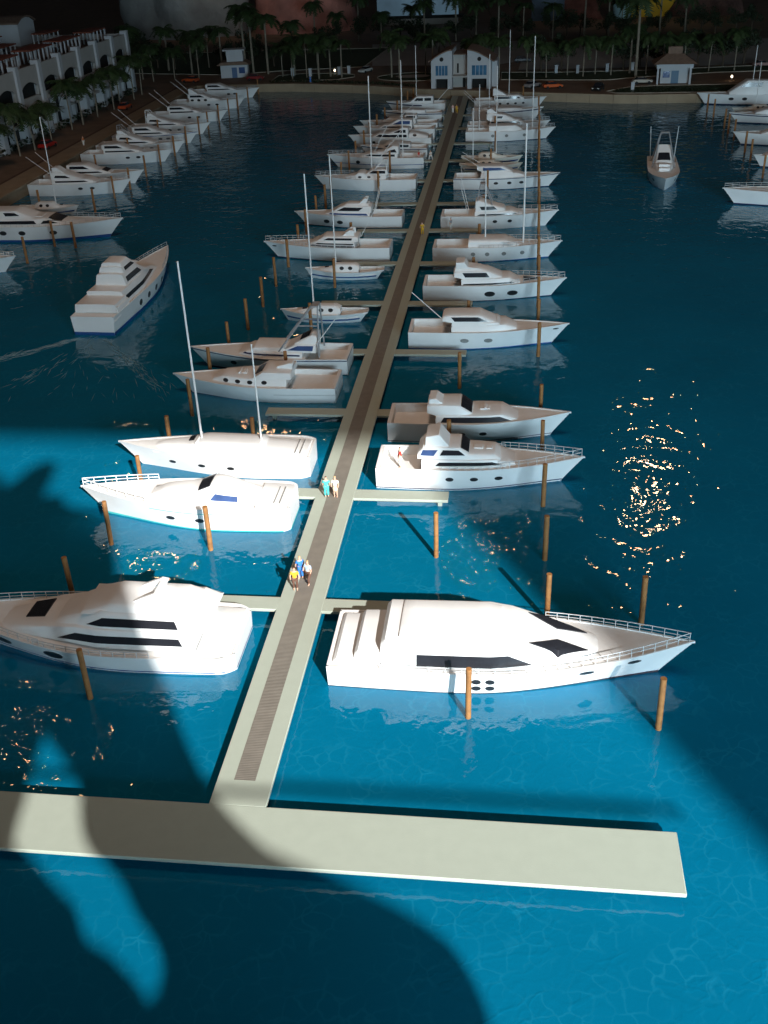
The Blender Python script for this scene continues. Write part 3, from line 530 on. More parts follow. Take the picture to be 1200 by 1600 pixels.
    low(b); b.win('low', [(4.4, 2.05), (4.4, 2.25), (9.4, 2.3), (9.9, 2.05)]); up(b, ((4.2, 3.35), (6.8, 3.4), (8.8, 2.42))); b.win('up', [(4.6, 2.6), (4.6, 3.15), (6.4, 3.2), (7.8, 2.6)], BLUEG); b.port(10.2, 1.1, .45, .28); b.port(8.2, 1.1, .45, .28); b.rods([((8.2, -1.1, 2.2), (3.2, -.9, 6.4)), ((4.0, -1.2, 1.9), (4.2, -1.2, 5.0))], .06)
    b = mk('motor_yacht', 'slim white yacht behind the blue-grey pane yacht with striped hardtop', 'slim yacht with striped hardtop', 'W', 210.6, x=-15.1, L=15.2, B=4.0, h=1.6)
    low(b); b.screen('low', [(9.5, -.7), (9.5, .7), (10.2, .6), (10.2, -.6)]); b.tier('fly', [(4.0, 2.2), (6.6, 2.2)], [(4.0, 2.9), (6.2, 2.95), (6.6, 2.4)], 1.1, 1.0, .08, name='hardtop'); b.win('fly', [(4.3, 2.35), (4.3, 2.75), (6.0, 2.75), (6.2, 2.4)])
    b = mk('motor_yacht', 'white yacht with navy line and open cockpit near the seawall', 'navy-lined yacht near the seawall', 'W', 222.0, x=-15.0, L=12.2, B=3.9, h=1.5)
    b.tier('low', [(3.4, 1.4), (9, 1.6)], [(3.4, 1.95), (8, 2.05), (9, 1.65)], 1.4, 1.3, .1, (7, .7)); b.stripe(.82, .92, NAVY)
    b = mk('motor_yacht', 'white yacht with twin dark panes and mast, last before the seawall', 'last yacht before the seawall', 'W', 232.8, x=-15.0, L=12.6, B=4.0, h=1.6)
    b.tier('low', [(2.6, 1.4), (9, 1.6)], [(2.6, 2.9), (6.0, 2.95), (7.4, 1.9), (9, 1.65)], 1.4, 1.3, .1, (7, .7)); b.win('low', [(3.0, 2.05), (3.0, 2.6), (4.4, 2.6), (4.4, 2.05)]); b.win('low', [(4.7, 2.05), (4.7, 2.6), (6.0, 2.6), (6.6, 2.05)]); b.stripe(.74, .86, NAVY, .4, 1); b.mast(6.2, 1.9, 12.6, .09); b.rods([((1.9, -1, 1.6), (-.8, -1.2, 4.4))], .06)
    # ---------------- quay on the west, bows to the east
    QX = -76.4
    b = mk('motor_yacht', 'large white quay yacht with long dark side window and raked black windscreen', 'large raked-windscreen yacht by the quay', 'E', 136.6, x=-73.0, L=20.4, B=5.6, h=2.1, rise=.5, cock=None)
    b.tier('main', [(1.5, 1.9), (14.5, 2.2)], [(1.5, 2.9), (10.2, 3.0), (11.0, 2.75), (13.6, 2.3), (14.4, 2.25)], [(1.5, 2.3), (9, 2.3), (14.5, 1.2)], [(1.5, 2.1), (9, 2.0), (14.5, .9)], .12); b.win('main', [(2.0, 2.3), (2.0, 2.7), (8.6, 2.76), (9.0, 2.32)])
    b.screen('main', [(10.4, -1.8), (10.4, 1.6), (12.2, 1.1), (12.2, -1.3)]); b.win('main', [(9.5, 2.32), (9.9, 2.72), (10.6, 2.7), (11.8, 2.34)])
    b.tier('up', [(1, 2.9), (8.5, 2.9)], [(1, 3.9), (6.0, 3.95), (8.5, 3.0)], 1.9, 1.6, .15, name='upper_deck'); b.win('up', [(4.6, 3.3), (4.3, 3.72), (5.9, 3.72), (6.6, 3.35)]); b.block(7.2, 9.4, 1.0, 2.85, 3.1, 'sun_pad')
    for x in (4.2, 6.9, 11.2): b.port(x, 1.25, .5, .3)
    b.rail(.60); b.siderail(.15, .55, .34, 10); b.boot(.3)
    sloop('small white sailing boat with tall mast tucked behind the large quay yacht', 'small sloop behind the large quay yacht', 'E', 149.3, -73.4, 13.6, 9.4, 6.0)
    qs = [('motor_yacht', 'white flybridge yacht with a grey figure painted beside its twin rods at the quay', 'twin-rod flybridge yacht at the quay', 161.9, 2, 'rods'), ('motor_yacht', 'white yacht with dark raked foredeck window beside the twin-rod flybridge yacht', 'yacht with raked foredeck window', 168.3, 1, 'ws'),
          ('motor_yacht', 'white yacht with two big portholes near the orange-clad figure on the quay', 'big-porthole yacht near the orange-clad figure', 184.8, 3, 'ports'), ('motor_yacht', 'white yacht with grey tower legs second past the orange-clad figure', 'grey-legged tower yacht at the quay', 192.5, 2, 'tower'),
          ('motor_yacht', 'white quay yacht with blue gunwale line and twin rods', 'blue-lined quay yacht', 201.3, 1, 'blue'), ('motor_yacht', 'white quay yacht with tall radar fin and bare white foredeck', 'quay yacht with tall radar fin', 210.3, 2, 'fin'),
          ('motor_yacht', 'white quay yacht with raised forward wheelhouse and crossed rods', 'quay yacht with crossed rods', 224.3, 3, 'rods'), ('motor_yacht', 'white quay yacht with three portholes in its tall slanted cabin', 'quay yacht with three cabin portholes', 239.8, 4, 'cab'),
          ('motor_yacht', 'white quay yacht with two portholes nearest the small two-tier hut', 'quay yacht nearest the two-tier hut', 254.6, 1, 'ports')]
    for nm, lab, de, y, ty, ex in qs:
        b = mk(nm, lab, de, 'E', y, x=QX, L=16.4, B=4.3, h=1.8)
        low(b, ((4.2, 2.4), (9.6, 2.45), (11.0, 1.95)), bot=((4.2, 1.5), (11, 1.8)))
        if ty != 4: b.win('low', [(4.5, 1.95), (4.5, 2.2), (9.2, 2.25), (9.9, 2.02)])
        if ty == 2: up(b, ((3.9, 3.4), (4.6, 3.6), (6.4, 3.2), (8.6, 2.5))); b.win('up', [(4.4, 2.65), (4.6, 3.0), (6.2, 2.98), (7.0, 2.62)]); b.fin([(4.0, 3.3), (4.0, 4.1), (4.8, 4.1), (6.0, 3.3)], .9)
        else: up(b, ((3.9, 3.15), (6.9, 3.25), (8.8, 2.5))); b.win('up', [(4.4, 2.6), (4.4, 3.0), (6.7, 3.02), (7.7, 2.6)], GLASS)
        if ty == 4:
            for x in (4.9, 6.4, 7.9): b.port(x, 2.05, .38, .22, key='low')
            b.fin([(4.0, 3.1), (4.0, 4.3), (4.4, 4.3), (6.2, 3.15)], .8)
        if ex in ('rods', 'blue', 'cab'): b.rods([((4.6, -1.2, 2.6), (.6, -1.8, 6.0)), ((4.6, 1.2, 2.6), (.6, 1.8, 6.0))], .05)
        if ex == 'tower': b.tower(7.5, 4.0, 4.6, 4.1, 1.8, 5.0, 1.2, .5, .06)
        if ex == 'fin': b.tower(6.5, 3.6, 4.2, 3.6, 1.8, 4.6, 1.2, .5, .06, WHITE)
        if ex == 'blue': b.stripe(.9, .95, BLUEL)
        if ex == 'ws': b.screen('low', [(9.7, -1.0), (9.7, 1.0), (10.6, .9), (10.6, -.9)])
        for x in ((8.6, 10.4) if ty != 1 else (9.4, 10.8)): b.port(x, 1.1, .38, .2)
        if ex != 'ws': b.rail(.66, .985, .5, 6, .025)
    b = mk('motor_yacht', 'white yacht bow with white rail poking from beyond the large quay yacht', 'white bow off the large quay yacht', 'E', 120.9, x=-77.5, L=16.4, B=4.4, h=1.7); low(b); b.rail(.6, .985, .5, 8, .03, m=WHITE)
    # ---------------- east berths, bows to the west
    for (xb, yc, Lb, hh, lab, de, kind) in ((28.6, 151.6, 17, 1.95, 'white yacht bow with grey rail and blue waterline, east berths', 'railed bow with blue waterline', 'rail'), (37.0, 174.6, 12, 1.6, 'short pale bow of a boat between two dark east piles', 'short pale bow', ''),
                                        (36.8, 192.2, 15, 1.85, 'white boat with brown-shaded flat foredeck in the east berths', 'flat-foredeck boat', ''), (39.5, 212.2, 15, 1.6, 'white boat with navy line and white coachroof in the east berths', 'navy-lined east boat', 'line'),
                                        (36.6, 233.6, 16, 1.95, 'white boat with tall raked wheelhouse and two black portholes beside the seawall', 'tall raked wheelhouse boat', 'wheel')):
        b = mk('motor_yacht', lab, de, 'W', yc, x=xb + Lb, L=Lb, B=4.3, h=hh)
        if kind == 'wheel':
            b.tier('low', [(1.5, 1.7), (9.8, 1.9)], [(1.5, 4.2), (2.2, 4.5), (6.4, 4.6), (9.8, 2.4)], 1.7, 1.4, .15, (6, .8)); b.win('low', [(3.6, 3.4), (3.4, 4.2), (6.1, 4.25), (7.9, 3.4)]); b.port(9.4, 1.2, .5, .28); b.port(6.8, 1.2, .5, .28); b.mast(5.2, 4, 11.0, .09)
        else: low(b, ((3.6, 2.5), (8.6, 2.55), (10.4, 1.95)))
        if kind == 'line': b.stripe(.82, .92, NAVY)
        if kind == 'rail': b.rail(.5, .985, .6, 8)
        b.boot(.14, NAVY)
    sloop('small cream sailing boat between tall wheelhouse boat and navy-lined east boat', 'small cream east sloop', 'W', 221.6, 51.3, 9.4, 9.6, 5.2, CREAM)
    # ---------------- two boats under way
    a = math.atan2(24.2, .9); b = Boat('motor_yacht', 'large white yacht with stepped stern and four portholes leaving a wake in open water', 'stepped-stern yacht', (-43.3, 99.2), a, L=24.4, B=5.1, h=2.0, rise=.55, cock=None, full=.5, wl=.92); BOATS.append(b); b.yc = 111
    b.tier('p', [(.1, 1.4), (2.2, 1.6)], [(.1, 1.62), (2.2, 1.64)], 2.4, 2.36, .06, name='swim_platform')
    b.tier('s1', [(1.4, 1.6), (4.6, 1.8)], [(1.4, 2.55), (4.6, 2.6)], 2.4, 2.35, .06, name='stern_step'); b.tier('s1b', [(1.2, 2.1), (4.4, 2.1)], [(1.2, 2.9), (4.4, 2.95)], 2.3, 2.2, .05, name='stern_step')
    b.tier('main', [(4.0, 1.8), (17, 2.2)], [(4.0, 3.4), (12.0, 3.5), (15.0, 2.9), (17, 2.35)], [(4, 2.15), (10, 2.15), (17, 1.2)], [(4, 1.95), (10, 1.9), (17, .8)], .1); b.win('main', [(4.6, 2.3), (4.6, 2.75), (14.0, 2.75), (15.2, 2.42)])
    b.tier('up', [(6.0, 3.4), (13, 3.4)], [(6.0, 4.6), (10.0, 4.7), (12.6, 3.5)], 1.75, 1.45, .12, name='upper_deck'); b.win('up', [(6.6, 3.65), (6.6, 4.2), (10.0, 4.2), (10.8, 3.65)])
    b.tier('fly', [(6.6, 4.6), (11, 4.6)], [(6.6, 5.2), (9.2, 5.3), (11, 4.7)], 1.4, 1.2, .1, name='flybridge'); b.win('fly', [(7.2, 4.72), (7.2, 5.08), (9.2, 5.1), (9.9, 4.74)]); b.tier('fl2', [(6.9, 5.2), (9.6, 5.2)], [(6.9, 5.6), (9.0, 5.7), (9.6, 5.3)], 1.2, 1.0, .1, name='flybridge_roof')
    for x in (7.6, 10.2, 12.8, 15.6): b.port(x, 1.05, .42, .34)
    b.rail(.66, .985, .5, 9); b.boot(.34)
    a = math.atan2(-18.0, -1.4); b = Boat('sport_fishing_boat', 'lone white fishing boat with grey arched tower heading out across open water', 'lone boat with arched tower', (23.0, 175.6), a, L=17.6, B=4.7, h=1.7, rise=.45, full=.55, bow_p=2.6); BOATS.append(b); b.yc = 167
    b.tier('low', [(4.2, 1.5), (12, 1.9)], [(4.2, 2.4), (9.4, 2.5), (12, 1.95)], [(4.2, 1.6), (9, 1.5), (12, .9)], [(4.2, 1.5), (9, 1.35), (12, .7)], .1); b.block(10.6, 11.8, .8, 1.9, 2.35, 'deck_box'); b.block(9.6, 10.8, .8, 2.2, 2.7, 'deck_box')
    b.tier('up', [(4.4, 2.4), (8.6, 2.4)], [(4.4, 4.3), (5.4, 4.5), (6.8, 3.7), (8.6, 2.6)], 1.4, 1.0, .12, name='pilothouse'); b.screen('up', [(7.0, -.8), (7.0, .8), (8.3, .95), (8.3, -.95)]); b.tower(8.6, 4.0, 5.2, 4.6, 1.8, 6.2, 1.7, .6, .09); b.rods([((2.4, -1.8, 1.6), (2.2, -2.1, 6.6)), ((2.4, 1.8, 1.6), (2.2, 2.1, 6.6))], .08, m=STEEL); b.port(13.6, 1.1, .3, .2)

# ------------------------------------------------------------------ setting
def structure():
    mb = MB(); nx, ny = 1, 1
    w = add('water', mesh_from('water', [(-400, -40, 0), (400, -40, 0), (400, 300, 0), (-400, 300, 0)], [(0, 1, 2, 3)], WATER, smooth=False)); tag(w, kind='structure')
    shore = [(-77.3, 40), (-77.3, 262), (-62.5, 262.6), (-53, 262), (-43, 259.4), (-33.8, 256.2), (-22.8, 250.2), (-14.8, 247.3), (5.6, 241), (20, 236.6), (25, 235.9), (36.8, 235.6), (54.5, 236), (54.5, 40)]
    out = [(420, 40), (420, 900), (-420, 900), (-420, 40)]
    P = shore + out; bm = bmesh.new(); G = 1.6
    vs_ = [bm.verts.new((x, y, G)) for x, y in P]; f = bm.faces.new(vs_)
    if f.normal.z < 0: f.normal_flip()
    f.normal_update()
    if f.normal.z < 0: f.normal_flip()
    lo = [bm.verts.new((x, y, -.6)) for x, y in shore]
    for i in range(len(shore) - 1): bm.faces.new((vs_[i], lo[i], lo[i + 1], vs_[i + 1]))
    bmesh.ops.triangulate(bm, faces=[f]); bmesh.ops.recalc_face_normals(bm, faces=bm.faces)
    me = bpy.data.meshes.new('ground'); bm.to_mesh(me); bm.free(); me.materials.append(ROAD); g = add('ground', me); tag(g, kind='structure')
    # seawall coping: one stone after another along the water's edge
    sw = thing('seawall', (-20, 252, 0), 0, 'low tan stone seawall around the dark harbour basin', 'seawall')
    def off(i, d): return Vector((P[i][0], P[i][1], 0))
    for i in range(0, len(shore) - 1):
        a, b_ = Vector((*shore[i], 0)), Vector((*shore[i + 1], 0)); Ln = (b_ - a).length; n = max(1, round(Ln / 6)); d = (b_ - a) / Ln; nr = Vector((-d.y, d.x, 0))
        if i in (0, 12): 
            if i == 12: continue
        for k in range(n):
            p, q = a + d * (Ln * k / n + .03), a + d * (Ln * (k + 1) / n - .03)
            if q.y < 110 or q.x > 54: continue
            for (i0, o0, z0, z1, nm, mm) in ((-.28, .9, 1.45, 1.78, 'coping_stone', TAN), (-.16, .02, -.5, 1.44, 'wall_panel', TAN)):
                v = [p - nr * -i0, q - nr * -i0, q + nr * o0, p + nr * o0]; v = [p + nr * i0, q + nr * i0, q + nr * o0, p + nr * o0]
                V = [(x.x, x.y, z0) for x in v] + [(x.x, x.y, z1) for x in v]; o = MB().add(V, [(3, 2, 1, 0), (4, 5, 6, 7), (0, 1, 5, 4), (1, 2, 6, 5), (2, 3, 7, 6), (3, 0, 4, 7)]).build(nm, mm, None, smooth=False)
                bm = bmesh.new(); bm.from_mesh(o.data); bmesh.ops.recalc_face_normals(bm, faces=bm.faces); bm.to_mesh(o.data); bm.free()
                o.parent = sw; o.matrix_parent_inverse = Matrix.Translation((20, -252, 0))
    def sheet(name, pts, m, z, kind='structure'):
        me = mesh_from(name, [(x, y, z) for x, y in pts], [tuple(range(len(pts)))], m, smooth=False); me.update()
        if me.polygons[0].normal.z < 0: me.flip_normals()
        return tag(add(name, me), kind=kind)
    sheet('promenade', [(-81.3, 100), (-78.3, 100), (-78.3, 261), (-81.3, 261)], TAN, 1.608)
    sheet('promenade_edge', [(-81.9, 100), (-81.3, 100), (-81.3, 261), (-81.9, 261)], BROWN, 1.612)
    sheet('path', [(-62, 263.6), (-53, 263.1), (-33.2, 257.3), (-22.3, 251.3), (-22.3, 252.6), (-33.2, 258.9), (-53, 264.8), (-62, 265.2)], TAN, 1.604)
    def blob(cx, cy, rx, ry, n=28, rot=0, k=1): return [(cx + rx * math.cos(6.2832 * i / n) , cy + ry * math.sin(6.2832 * i / n)) for i in range(n)]
    def bed(name, pts, kerb=True, z=1.63):
        sheet('lawn', pts, LAWN, z)
        if kerb:
            n = len(pts); c = Vector((sum(p[0] for p in pts) / n, sum(p[1] for p in pts) / n, 0)); mb = MB(); mb.tube([(x, y, 1.62) for x, y in pts + pts[:1]], .16, 5, cap=False); tag(mb.build('kerb', KERB), kind='structure')
    bed('a', [(-60, 268), (-52, 267.5), (-44, 268), (-40, 272), (-40.5, 276), (-45, 279), (-54, 280), (-60, 277)])
    bed('b', blob(-24.5, 270, 9.5, 7)); sheet('pool_rim', blob(-25.5, 271, 4.2, 2.6), PALE, 1.68)
    bed('c', [(-4, 262), (6, 260), (20, 258), (30, 262), (45, 266), (70, 268), (70, 278), (30, 272), (10, 272), (-4, 274)])
    bed('d', [(19, 242.0), (24, 247), (30, 248.2), (40, 248), (60, 248), (60, 238.5), (37, 238.2), (25, 238.6), (20.5, 239.2)])
    bed('e', [(-110, 290), (-76, 281), (-68, 283), (-60, 286), (-40, 290), (-38, 330), (-110, 330)])
    sheet('forecourt', [(-38, 292), (-6, 288), (6, 300), (6, 340), (-44, 340)], PALE, 1.61)
    sheet('terrace', [(0, 278), (45, 278), (70, 284), (70, 330), (2, 326)], PALE, 1.615)
    # the floating pier
    pr = thing('pier', (-12.46, 140, 0), 0, 'long cream T-shaped pier with brown walkway strip and finger piers', 'pier')
    def pbox(name, x0, x1, y0, y1, z0, z1, m, bev=.03):
        o = MB().box(x0 + 12.46, x1 + 12.46, y0 - 140, y1 - 140, z0, z1).build(name, m, pr, 30, bev); return o
    pbox('dock_head', -42, 8.12, 31.36, 34.86, .53, .75, DOCKM, .04); pbox('walkway', -13.87, -11.06, 34.84, 211, .53, .747, DOCKM)
    pbox('walkway', -14.4, -10.75, 210.98, 246.0, .53, .747, DOCKM); pbox('walkway_strip', -13.02, -11.95, 36.5, 245.5, .74, .757, PLANK, 0)
    fy = [52.2, 66.2, 80.3, 94.1, 108.2, 122.6, 137.1, 151.2, 165.5, 179.8, 194.0, 208.3, 222.5]
    for y in fy:
        pbox('finger', -20.65, -13.85, y - 1.32, y, .53, .743, DOCKM); pbox('finger', -11.08, -4.2, y - 1.32, y, .53, .743, DOCKM)
        for x in (-20.0, -4.8): pbox('support', x - .15, x + .15, y - .9, y - .5, -.3, .54, DOCKM, 0)
    for y in list(range(36, 246, 10)): pbox('support', -12.8, -12.1, y, y + .5, -.3, .54, DOCKM, 0)
    for x in (-34, -26, -18, -6, 0, 6): pbox('support', x, x + .5, 32.8, 33.3, -.3, .54, DOCKM, 0)

# ------------------------------------------------------------------ mooring piles
def piles():
    pm = []
    for k in range(3):
        mb = MB(); rr = (.17, .16, .175)[k]; mb.tube([(0, 0, -.8), (.01 * k, 0, 1.3), (0, .01, 3.36), (0, .01, 3.40)], rr, 10); pm.append(mesh_from('mooring_pile', mb.v, mb.f, WOODP, 40))
    P = [(8.2, 42.6), (-1.75, 42.75), (8.2, 51.8), (2.6, 51.8), (-4.6, 58.5), (2.6, 58.6), (2.6, 65.7), (2.6, 72.9), (-4.6, 72.6), (-4.5, 86.6), (2.6, 79.8), (2.6, 94.4), (2.65, 101.2), (2.75, 108.3), (2.9, 116), (2.95, 123.5), (3.1, 131.5), (3.2, 138.6), (3.3, 146),
         (-4.3, 100.5), (-4.3, 129.5), (-4.4, 115.3), (-4.0, 174.7), (3.4, 153.2), (3.5, 160.4), (3.6, 167.6), (3.7, 175), (3.8, 182), (3.9, 189.4), (4.0, 197), (4.1, 204), (4.2, 214), (4.3, 225.9), (1.2, 240), (-3.6, 189.3), (-4.2, 144), (-4.1, 159), (-4, 204), (-4, 219),
         (-22.9, 42.8), (-27.3, 58.8), (-20.1, 58.5), (-27.3, 51.8), (-27.2, 65.7), (-27.1, 72.6), (-20.1, 72.5), (-27.4, 79.9), (-27.6, 87.3), (-20.2, 86.6), (-27.5, 94.1), (-27.3, 101.1), (-27.3, 108.3), (-27.3, 115.4), (-27.3, 122.8), (-27.2, 129.6), (-20.3, 114.9), (-20.5, 130.2),
         (-27.6, 137.1), (-27.5, 144.7), (-27.3, 151), (-27.3, 156.4), (-27.2, 166), (-20.5, 159.5), (-20.3, 99.6), (-27.2, 174.6), (-27.2, 182.6), (-27, 192), (-27, 200), (-26.6, 208), (-20.4, 174), (-26, 216), (-24.4, 224), (-24, 228), (-23.4, 236), (-22.5, 240),
         (-61.5, 124.4), (-60.9, 132), (-57.7, 131.2), (-61.8, 149.8), (-61.7, 158.1), (-61.1, 163.9), (-61.4, 173), (-61.7, 182), (-61.3, 189.4), (-61.9, 199.3), (-62.2, 209.4), (-61.9, 215.1), (-61.4, 221.9), (-61.5, 230.8), (-61.4, 238.5), (-60.9, 246.6), (-61.3, 259), (-70, 149.4), (-70.3, 174.2), (-69.5, 188.6), (-69.5, 206.5),
         (37.4, 224.1), (37.8, 218.7), (38, 207.2), (37.8, 202), (37.9, 196.6), (37.9, 185.8), (37.6, 179.3), (37.2, 167.2)]
    rnd = random.Random(4)
    for i, (x, y) in enumerate(P):
        o = add('mooring_pile', pm[i % 3], None, (x, y, rnd.uniform(-.06, .05)), (rnd.uniform(-.012, .012), rnd.uniform(-.012, .012), rnd.uniform(0, 6)))
        best = min(BOATS, key=lambda b: min((Vector((x, y)) - (Vector(b.o.location[:2]) + Vector((math.cos(b.o.rotation_euler.z), math.sin(b.o.rotation_euler.z))) * b.L * q)).length for q in (.15, .5, .85, 1)))
        tag(o, 'thin brown mooring pile near the ' + best.desc, 'pile', 'mooring piles near the ' + best.desc)

# ------------------------------------------------------------------ people
def skin_mesh(name, pts, edges, rad, m, root=0):
    me = bpy.data.meshes.new(name); me.from_pydata(pts, edges, []); me.materials.append(m)
    o = bpy.data.objects.new(name, me); COL.objects.link(o); md = o.modifiers.new('skin', 'SKIN'); sv = me.skin_vertices[0].data
    for i, r in enumerate(rad): sv[i].radius = (r, r) if isinstance(r, (int, float)) else r; sv[i].use_root = (i == root)
    s2 = o.modifiers.new('sub', 'SUBSURF'); s2.levels = 1; s2.render_levels = 1; return o
def person(loc, rz, label, shirt, legs, hair, pose=0, scale=1.0, dress=False):
    t = thing('person', loc, rz, label, 'person', 'figures in the marina'); t.scale = (scale,) * 3
    st = .11 if pose != 2 else .2; fr = .0 if pose != 2 else .22; ab = .25 + .04 * pose
    J = [(0, 0, .92), (0, 0, 1.12), (0, 0, 1.38), (0, 0, 1.50), (0, .01, 1.58), (0, .02, 1.74),
         (-.19, 0, 1.40), (-ab, .05, 1.14), (-ab + .02, .14, .90), (.19, 0, 1.40), (ab, .05, 1.14), (ab - .02, .14, .90),
         (-st, 0, .88), (-st, fr + .02, .48), (-st, fr - .02, .07), (-st, fr + .12, .04), (st, 0, .88), (st, .02 - fr, .48), (st, -.02 - fr, .07), (st, .1 - fr, .04)]
    Ed = [(0, 1), (1, 2), (2, 3), (3, 4), (4, 5), (2, 6), (6, 7), (7, 8), (2, 9), (9, 10), (10, 11), (0, 12), (12, 13), (13, 14), (14, 15), (0, 16), (16, 17), (17, 18), (18, 19)]
    Rr = [.15, .14, .15, .06, .085, .10, .075, .05, .04, .075, .05, .04, .10, .068, .05, .045, .10, .068, .05, .045]
    b = skin_mesh('body', J, Ed, Rr, SKIN); b.parent = t
    s = skin_mesh('shirt', [J[i] for i in (0, 1, 2, 6, 9)] + [tuple((Vector(J[6]) * .3 + Vector(J[7]) * .7)), tuple((Vector(J[9]) * .3 + Vector(J[10]) * .7))], [(0, 1), (1, 2), (2, 3), (2, 4), (3, 5), (4, 6)], [.175, .165, .18, .095, .095, .075, .075], mat('cloth_' + shirt[0], shirt[1], .8)); s.parent = t
    if dress: l = skin_mesh('skirt', [(0, 0, 1.0), (0, .02, .75), (0, .03, .5)], [(0, 1), (1, 2)], [.18, .21, .24], mat('cloth_' + legs[0], legs[1], .8))
    else: l = skin_mesh('trousers', [J[0], J[12], J[13], tuple(Vector(J[14]) + Vector((0, 0, .08))), J[16], J[17], tuple(Vector(J[18]) + Vector((0, 0, .08)))], [(0, 1), (1, 2), (2, 3), (0, 4), (4, 5), (5, 6)], [.165, .118, .088, .072, .118, .088, .072], mat('cloth_' + legs[0], legs[1], .8))
    l.parent = t
    h = skin_mesh('hair', [(0, -.01, 1.70), (0, -.02, 1.80)], [(0, 1)], [.112, .085], mat('hair_' + hair[0], hair[1], .8)); h.parent = t
    return t
def people():
    C = dict(turq=(.06, .50, .48), white=(.75, .70, .64), peach=(.72, .52, .36), blue=(.03, .18, .55), yellow=(.62, .36, .02), brown=(.12, .055, .035), lblue=(.45, .58, .75), pink=(.65, .42, .40), red=(.55, .03, .02), grey=(.3, .3, .31), orange=(.6, .18, .06), dark=(.03, .02, .018), blond=(.55, .38, .18))
    q = lambda k: (k, C[k]); D = .757
    P = [((-13.0, 64.9, D), .2, 'person in turquoise overalls beside the pale-clad figure on the walkway', 'turq', 'turq', 'brown', 0), ((-12.35, 64.95, D), 3.0, 'person in pale dress standing beside the turquoise-clad figure', 'white', 'peach', 'blond', 1),
         ((-12.95, 54.3, D), .5, 'person in blue coat walking on the pier with two others', 'blue', 'blue', 'blond', 1), ((-13.05, 53.0, D), 3.3, 'person in yellow top and brown trousers beside the blue-coated one', 'yellow', 'brown', 'brown', 1), ((-12.35, 53.8, D), 2.6, 'person in pale blue shirt and brown trousers behind the blue-coated one', 'lblue', 'brown', 'blond', 2),
         ((-11.75, 133.9, D), .3, 'person in yellow with dark hair alone on the middle of the pier', 'yellow', 'yellow', 'brown', 1), ((-13.0, 224, D), .2, 'person in pale pink beside the yellow-clad one near the house', 'pink', 'white', 'dark', 0), ((-12.2, 223.6, D), 2.9, 'person in yellow beside the pale pink one near the house', 'yellow', 'yellow', 'blond', 2),
         ((-8.2, 136.0, .745), 1.2, 'grey-clad person standing on a finger pier by the tower boat', 'grey', 'white', 'brown', 0), ((-8.1, 69.4, .95), 1.8, 'person in red and white standing in the flybridge yacht cockpit', 'red', 'white', 'brown', 0), ((-16.0, 178.0, .95), 1.0, 'person in pink-red standing at the tower boat stern', 'red', 'pink', 'dark', 0),
         ((-14.1, 178.9, .745), .8, 'white-clad person stepping on the finger by the tower boat stern', 'white', 'white', 'blond', 2), ((-78.9, 191.3, 1.62), 1.2, 'person in orange and white on the tan promenade', 'orange', 'white', 'red', 0), ((-49.5, 264.0, 1.62), .4, 'person in blue on the far shore path', 'blue', 'blue', 'dark', 1), ((-71.4, 161.0, .95), 1.0, 'small grey-clad person on the twin-rod quay yacht', 'grey', 'grey', 'dark', 0)]
    for loc, rz, lab, s, l, h, po in P: person(loc, rz, lab, q(s), q(l), q(h), po, .96, dress=(s == 'white' and l == 'peach'))

# ------------------------------------------------------------------ cars, plants, buildings
def car(loc, rz, label, name, col):
    t = thing('car', (*loc, 1.61), rz, label, 'car', 'cars around the marina'); m = mat('car_' + name, col, .3)
    mb = MB(); prof = [(-2.15, .35), (-2.2, .75), (-1.9, .98), (-1.2, 1.02), (1.0, .98), (2.0, .82), (2.2, .6), (2.15, .32)]; mb.prism(prof, -.88, .88); body = mb.build('body', m, t, 30, .12)
    g = MB(); V = []; 
    for x, z, w in ((-1.7, .98, .8), (-1.15, 1.42, .62), (.25, 1.45, .62), (1.05, .98, .8)): V += [(x, -w, z), (x, w, z)]
    g.add(V, [(0, 1, 3, 2), (2, 3, 5, 4), (4, 5, 7, 6), (0, 2, 4, 6), (1, 7, 5, 3), (0, 6, 7, 1)]); g.build('windows', GLASS, t, 30, .04)
    r = MB().box(-1.1, .2, -.6, .6, 1.40, 1.49); r.build('roof', m, t, 30, .04)
    for sx in (-1.35, 1.4):
        for sy in (-.86, .86): MB().tube([(sx, sy - .09, .32), (sx, sy + .09, .32)], .33, 12).build('wheel', RUBBER, t, 40)
    for sy in (-.6, .6): MB().box(2.08, 2.2, sy - .18, sy + .18, .58, .72).build('headlight', CREAM, t, 30)
    return t
def frond(mb, base, az, length, rise, droop, wid, rnd, n=5):
    """a rachis with leaflets hanging from both sides"""
    d = Vector((math.cos(az), math.sin(az), 0)); side = Vector((-math.sin(az), math.cos(az), 0)); pts = []
    for i in range(n + 1):
        u = i / n; pts.append(Vector(base) + d * length * (u - .12 * u * u) + Vector((0, 0, rise * u - droop * u * u)))
    for i in range(n):
        p, q = pts[i], pts[i + 1]
        for sd in (-1, 1):
            for j in range(3):
                a = p + (q - p) * (j / 3); b = p + (q - p) * (j / 3 + .42); u = (i + j / 3) / n; w = wid * (.35 + 1.1 * math.sin(math.pi * min(1, u * .85 + .12))) * rnd.uniform(.8, 1.15)
                tip = (a + b) / 2 + side * sd * w + d * w * .55 - Vector((0, 0, w * rnd.uniform(.35, .8))); mb.add([a, b, tip], [(0, 1, 2) if sd > 0 else (1, 0, 2)])
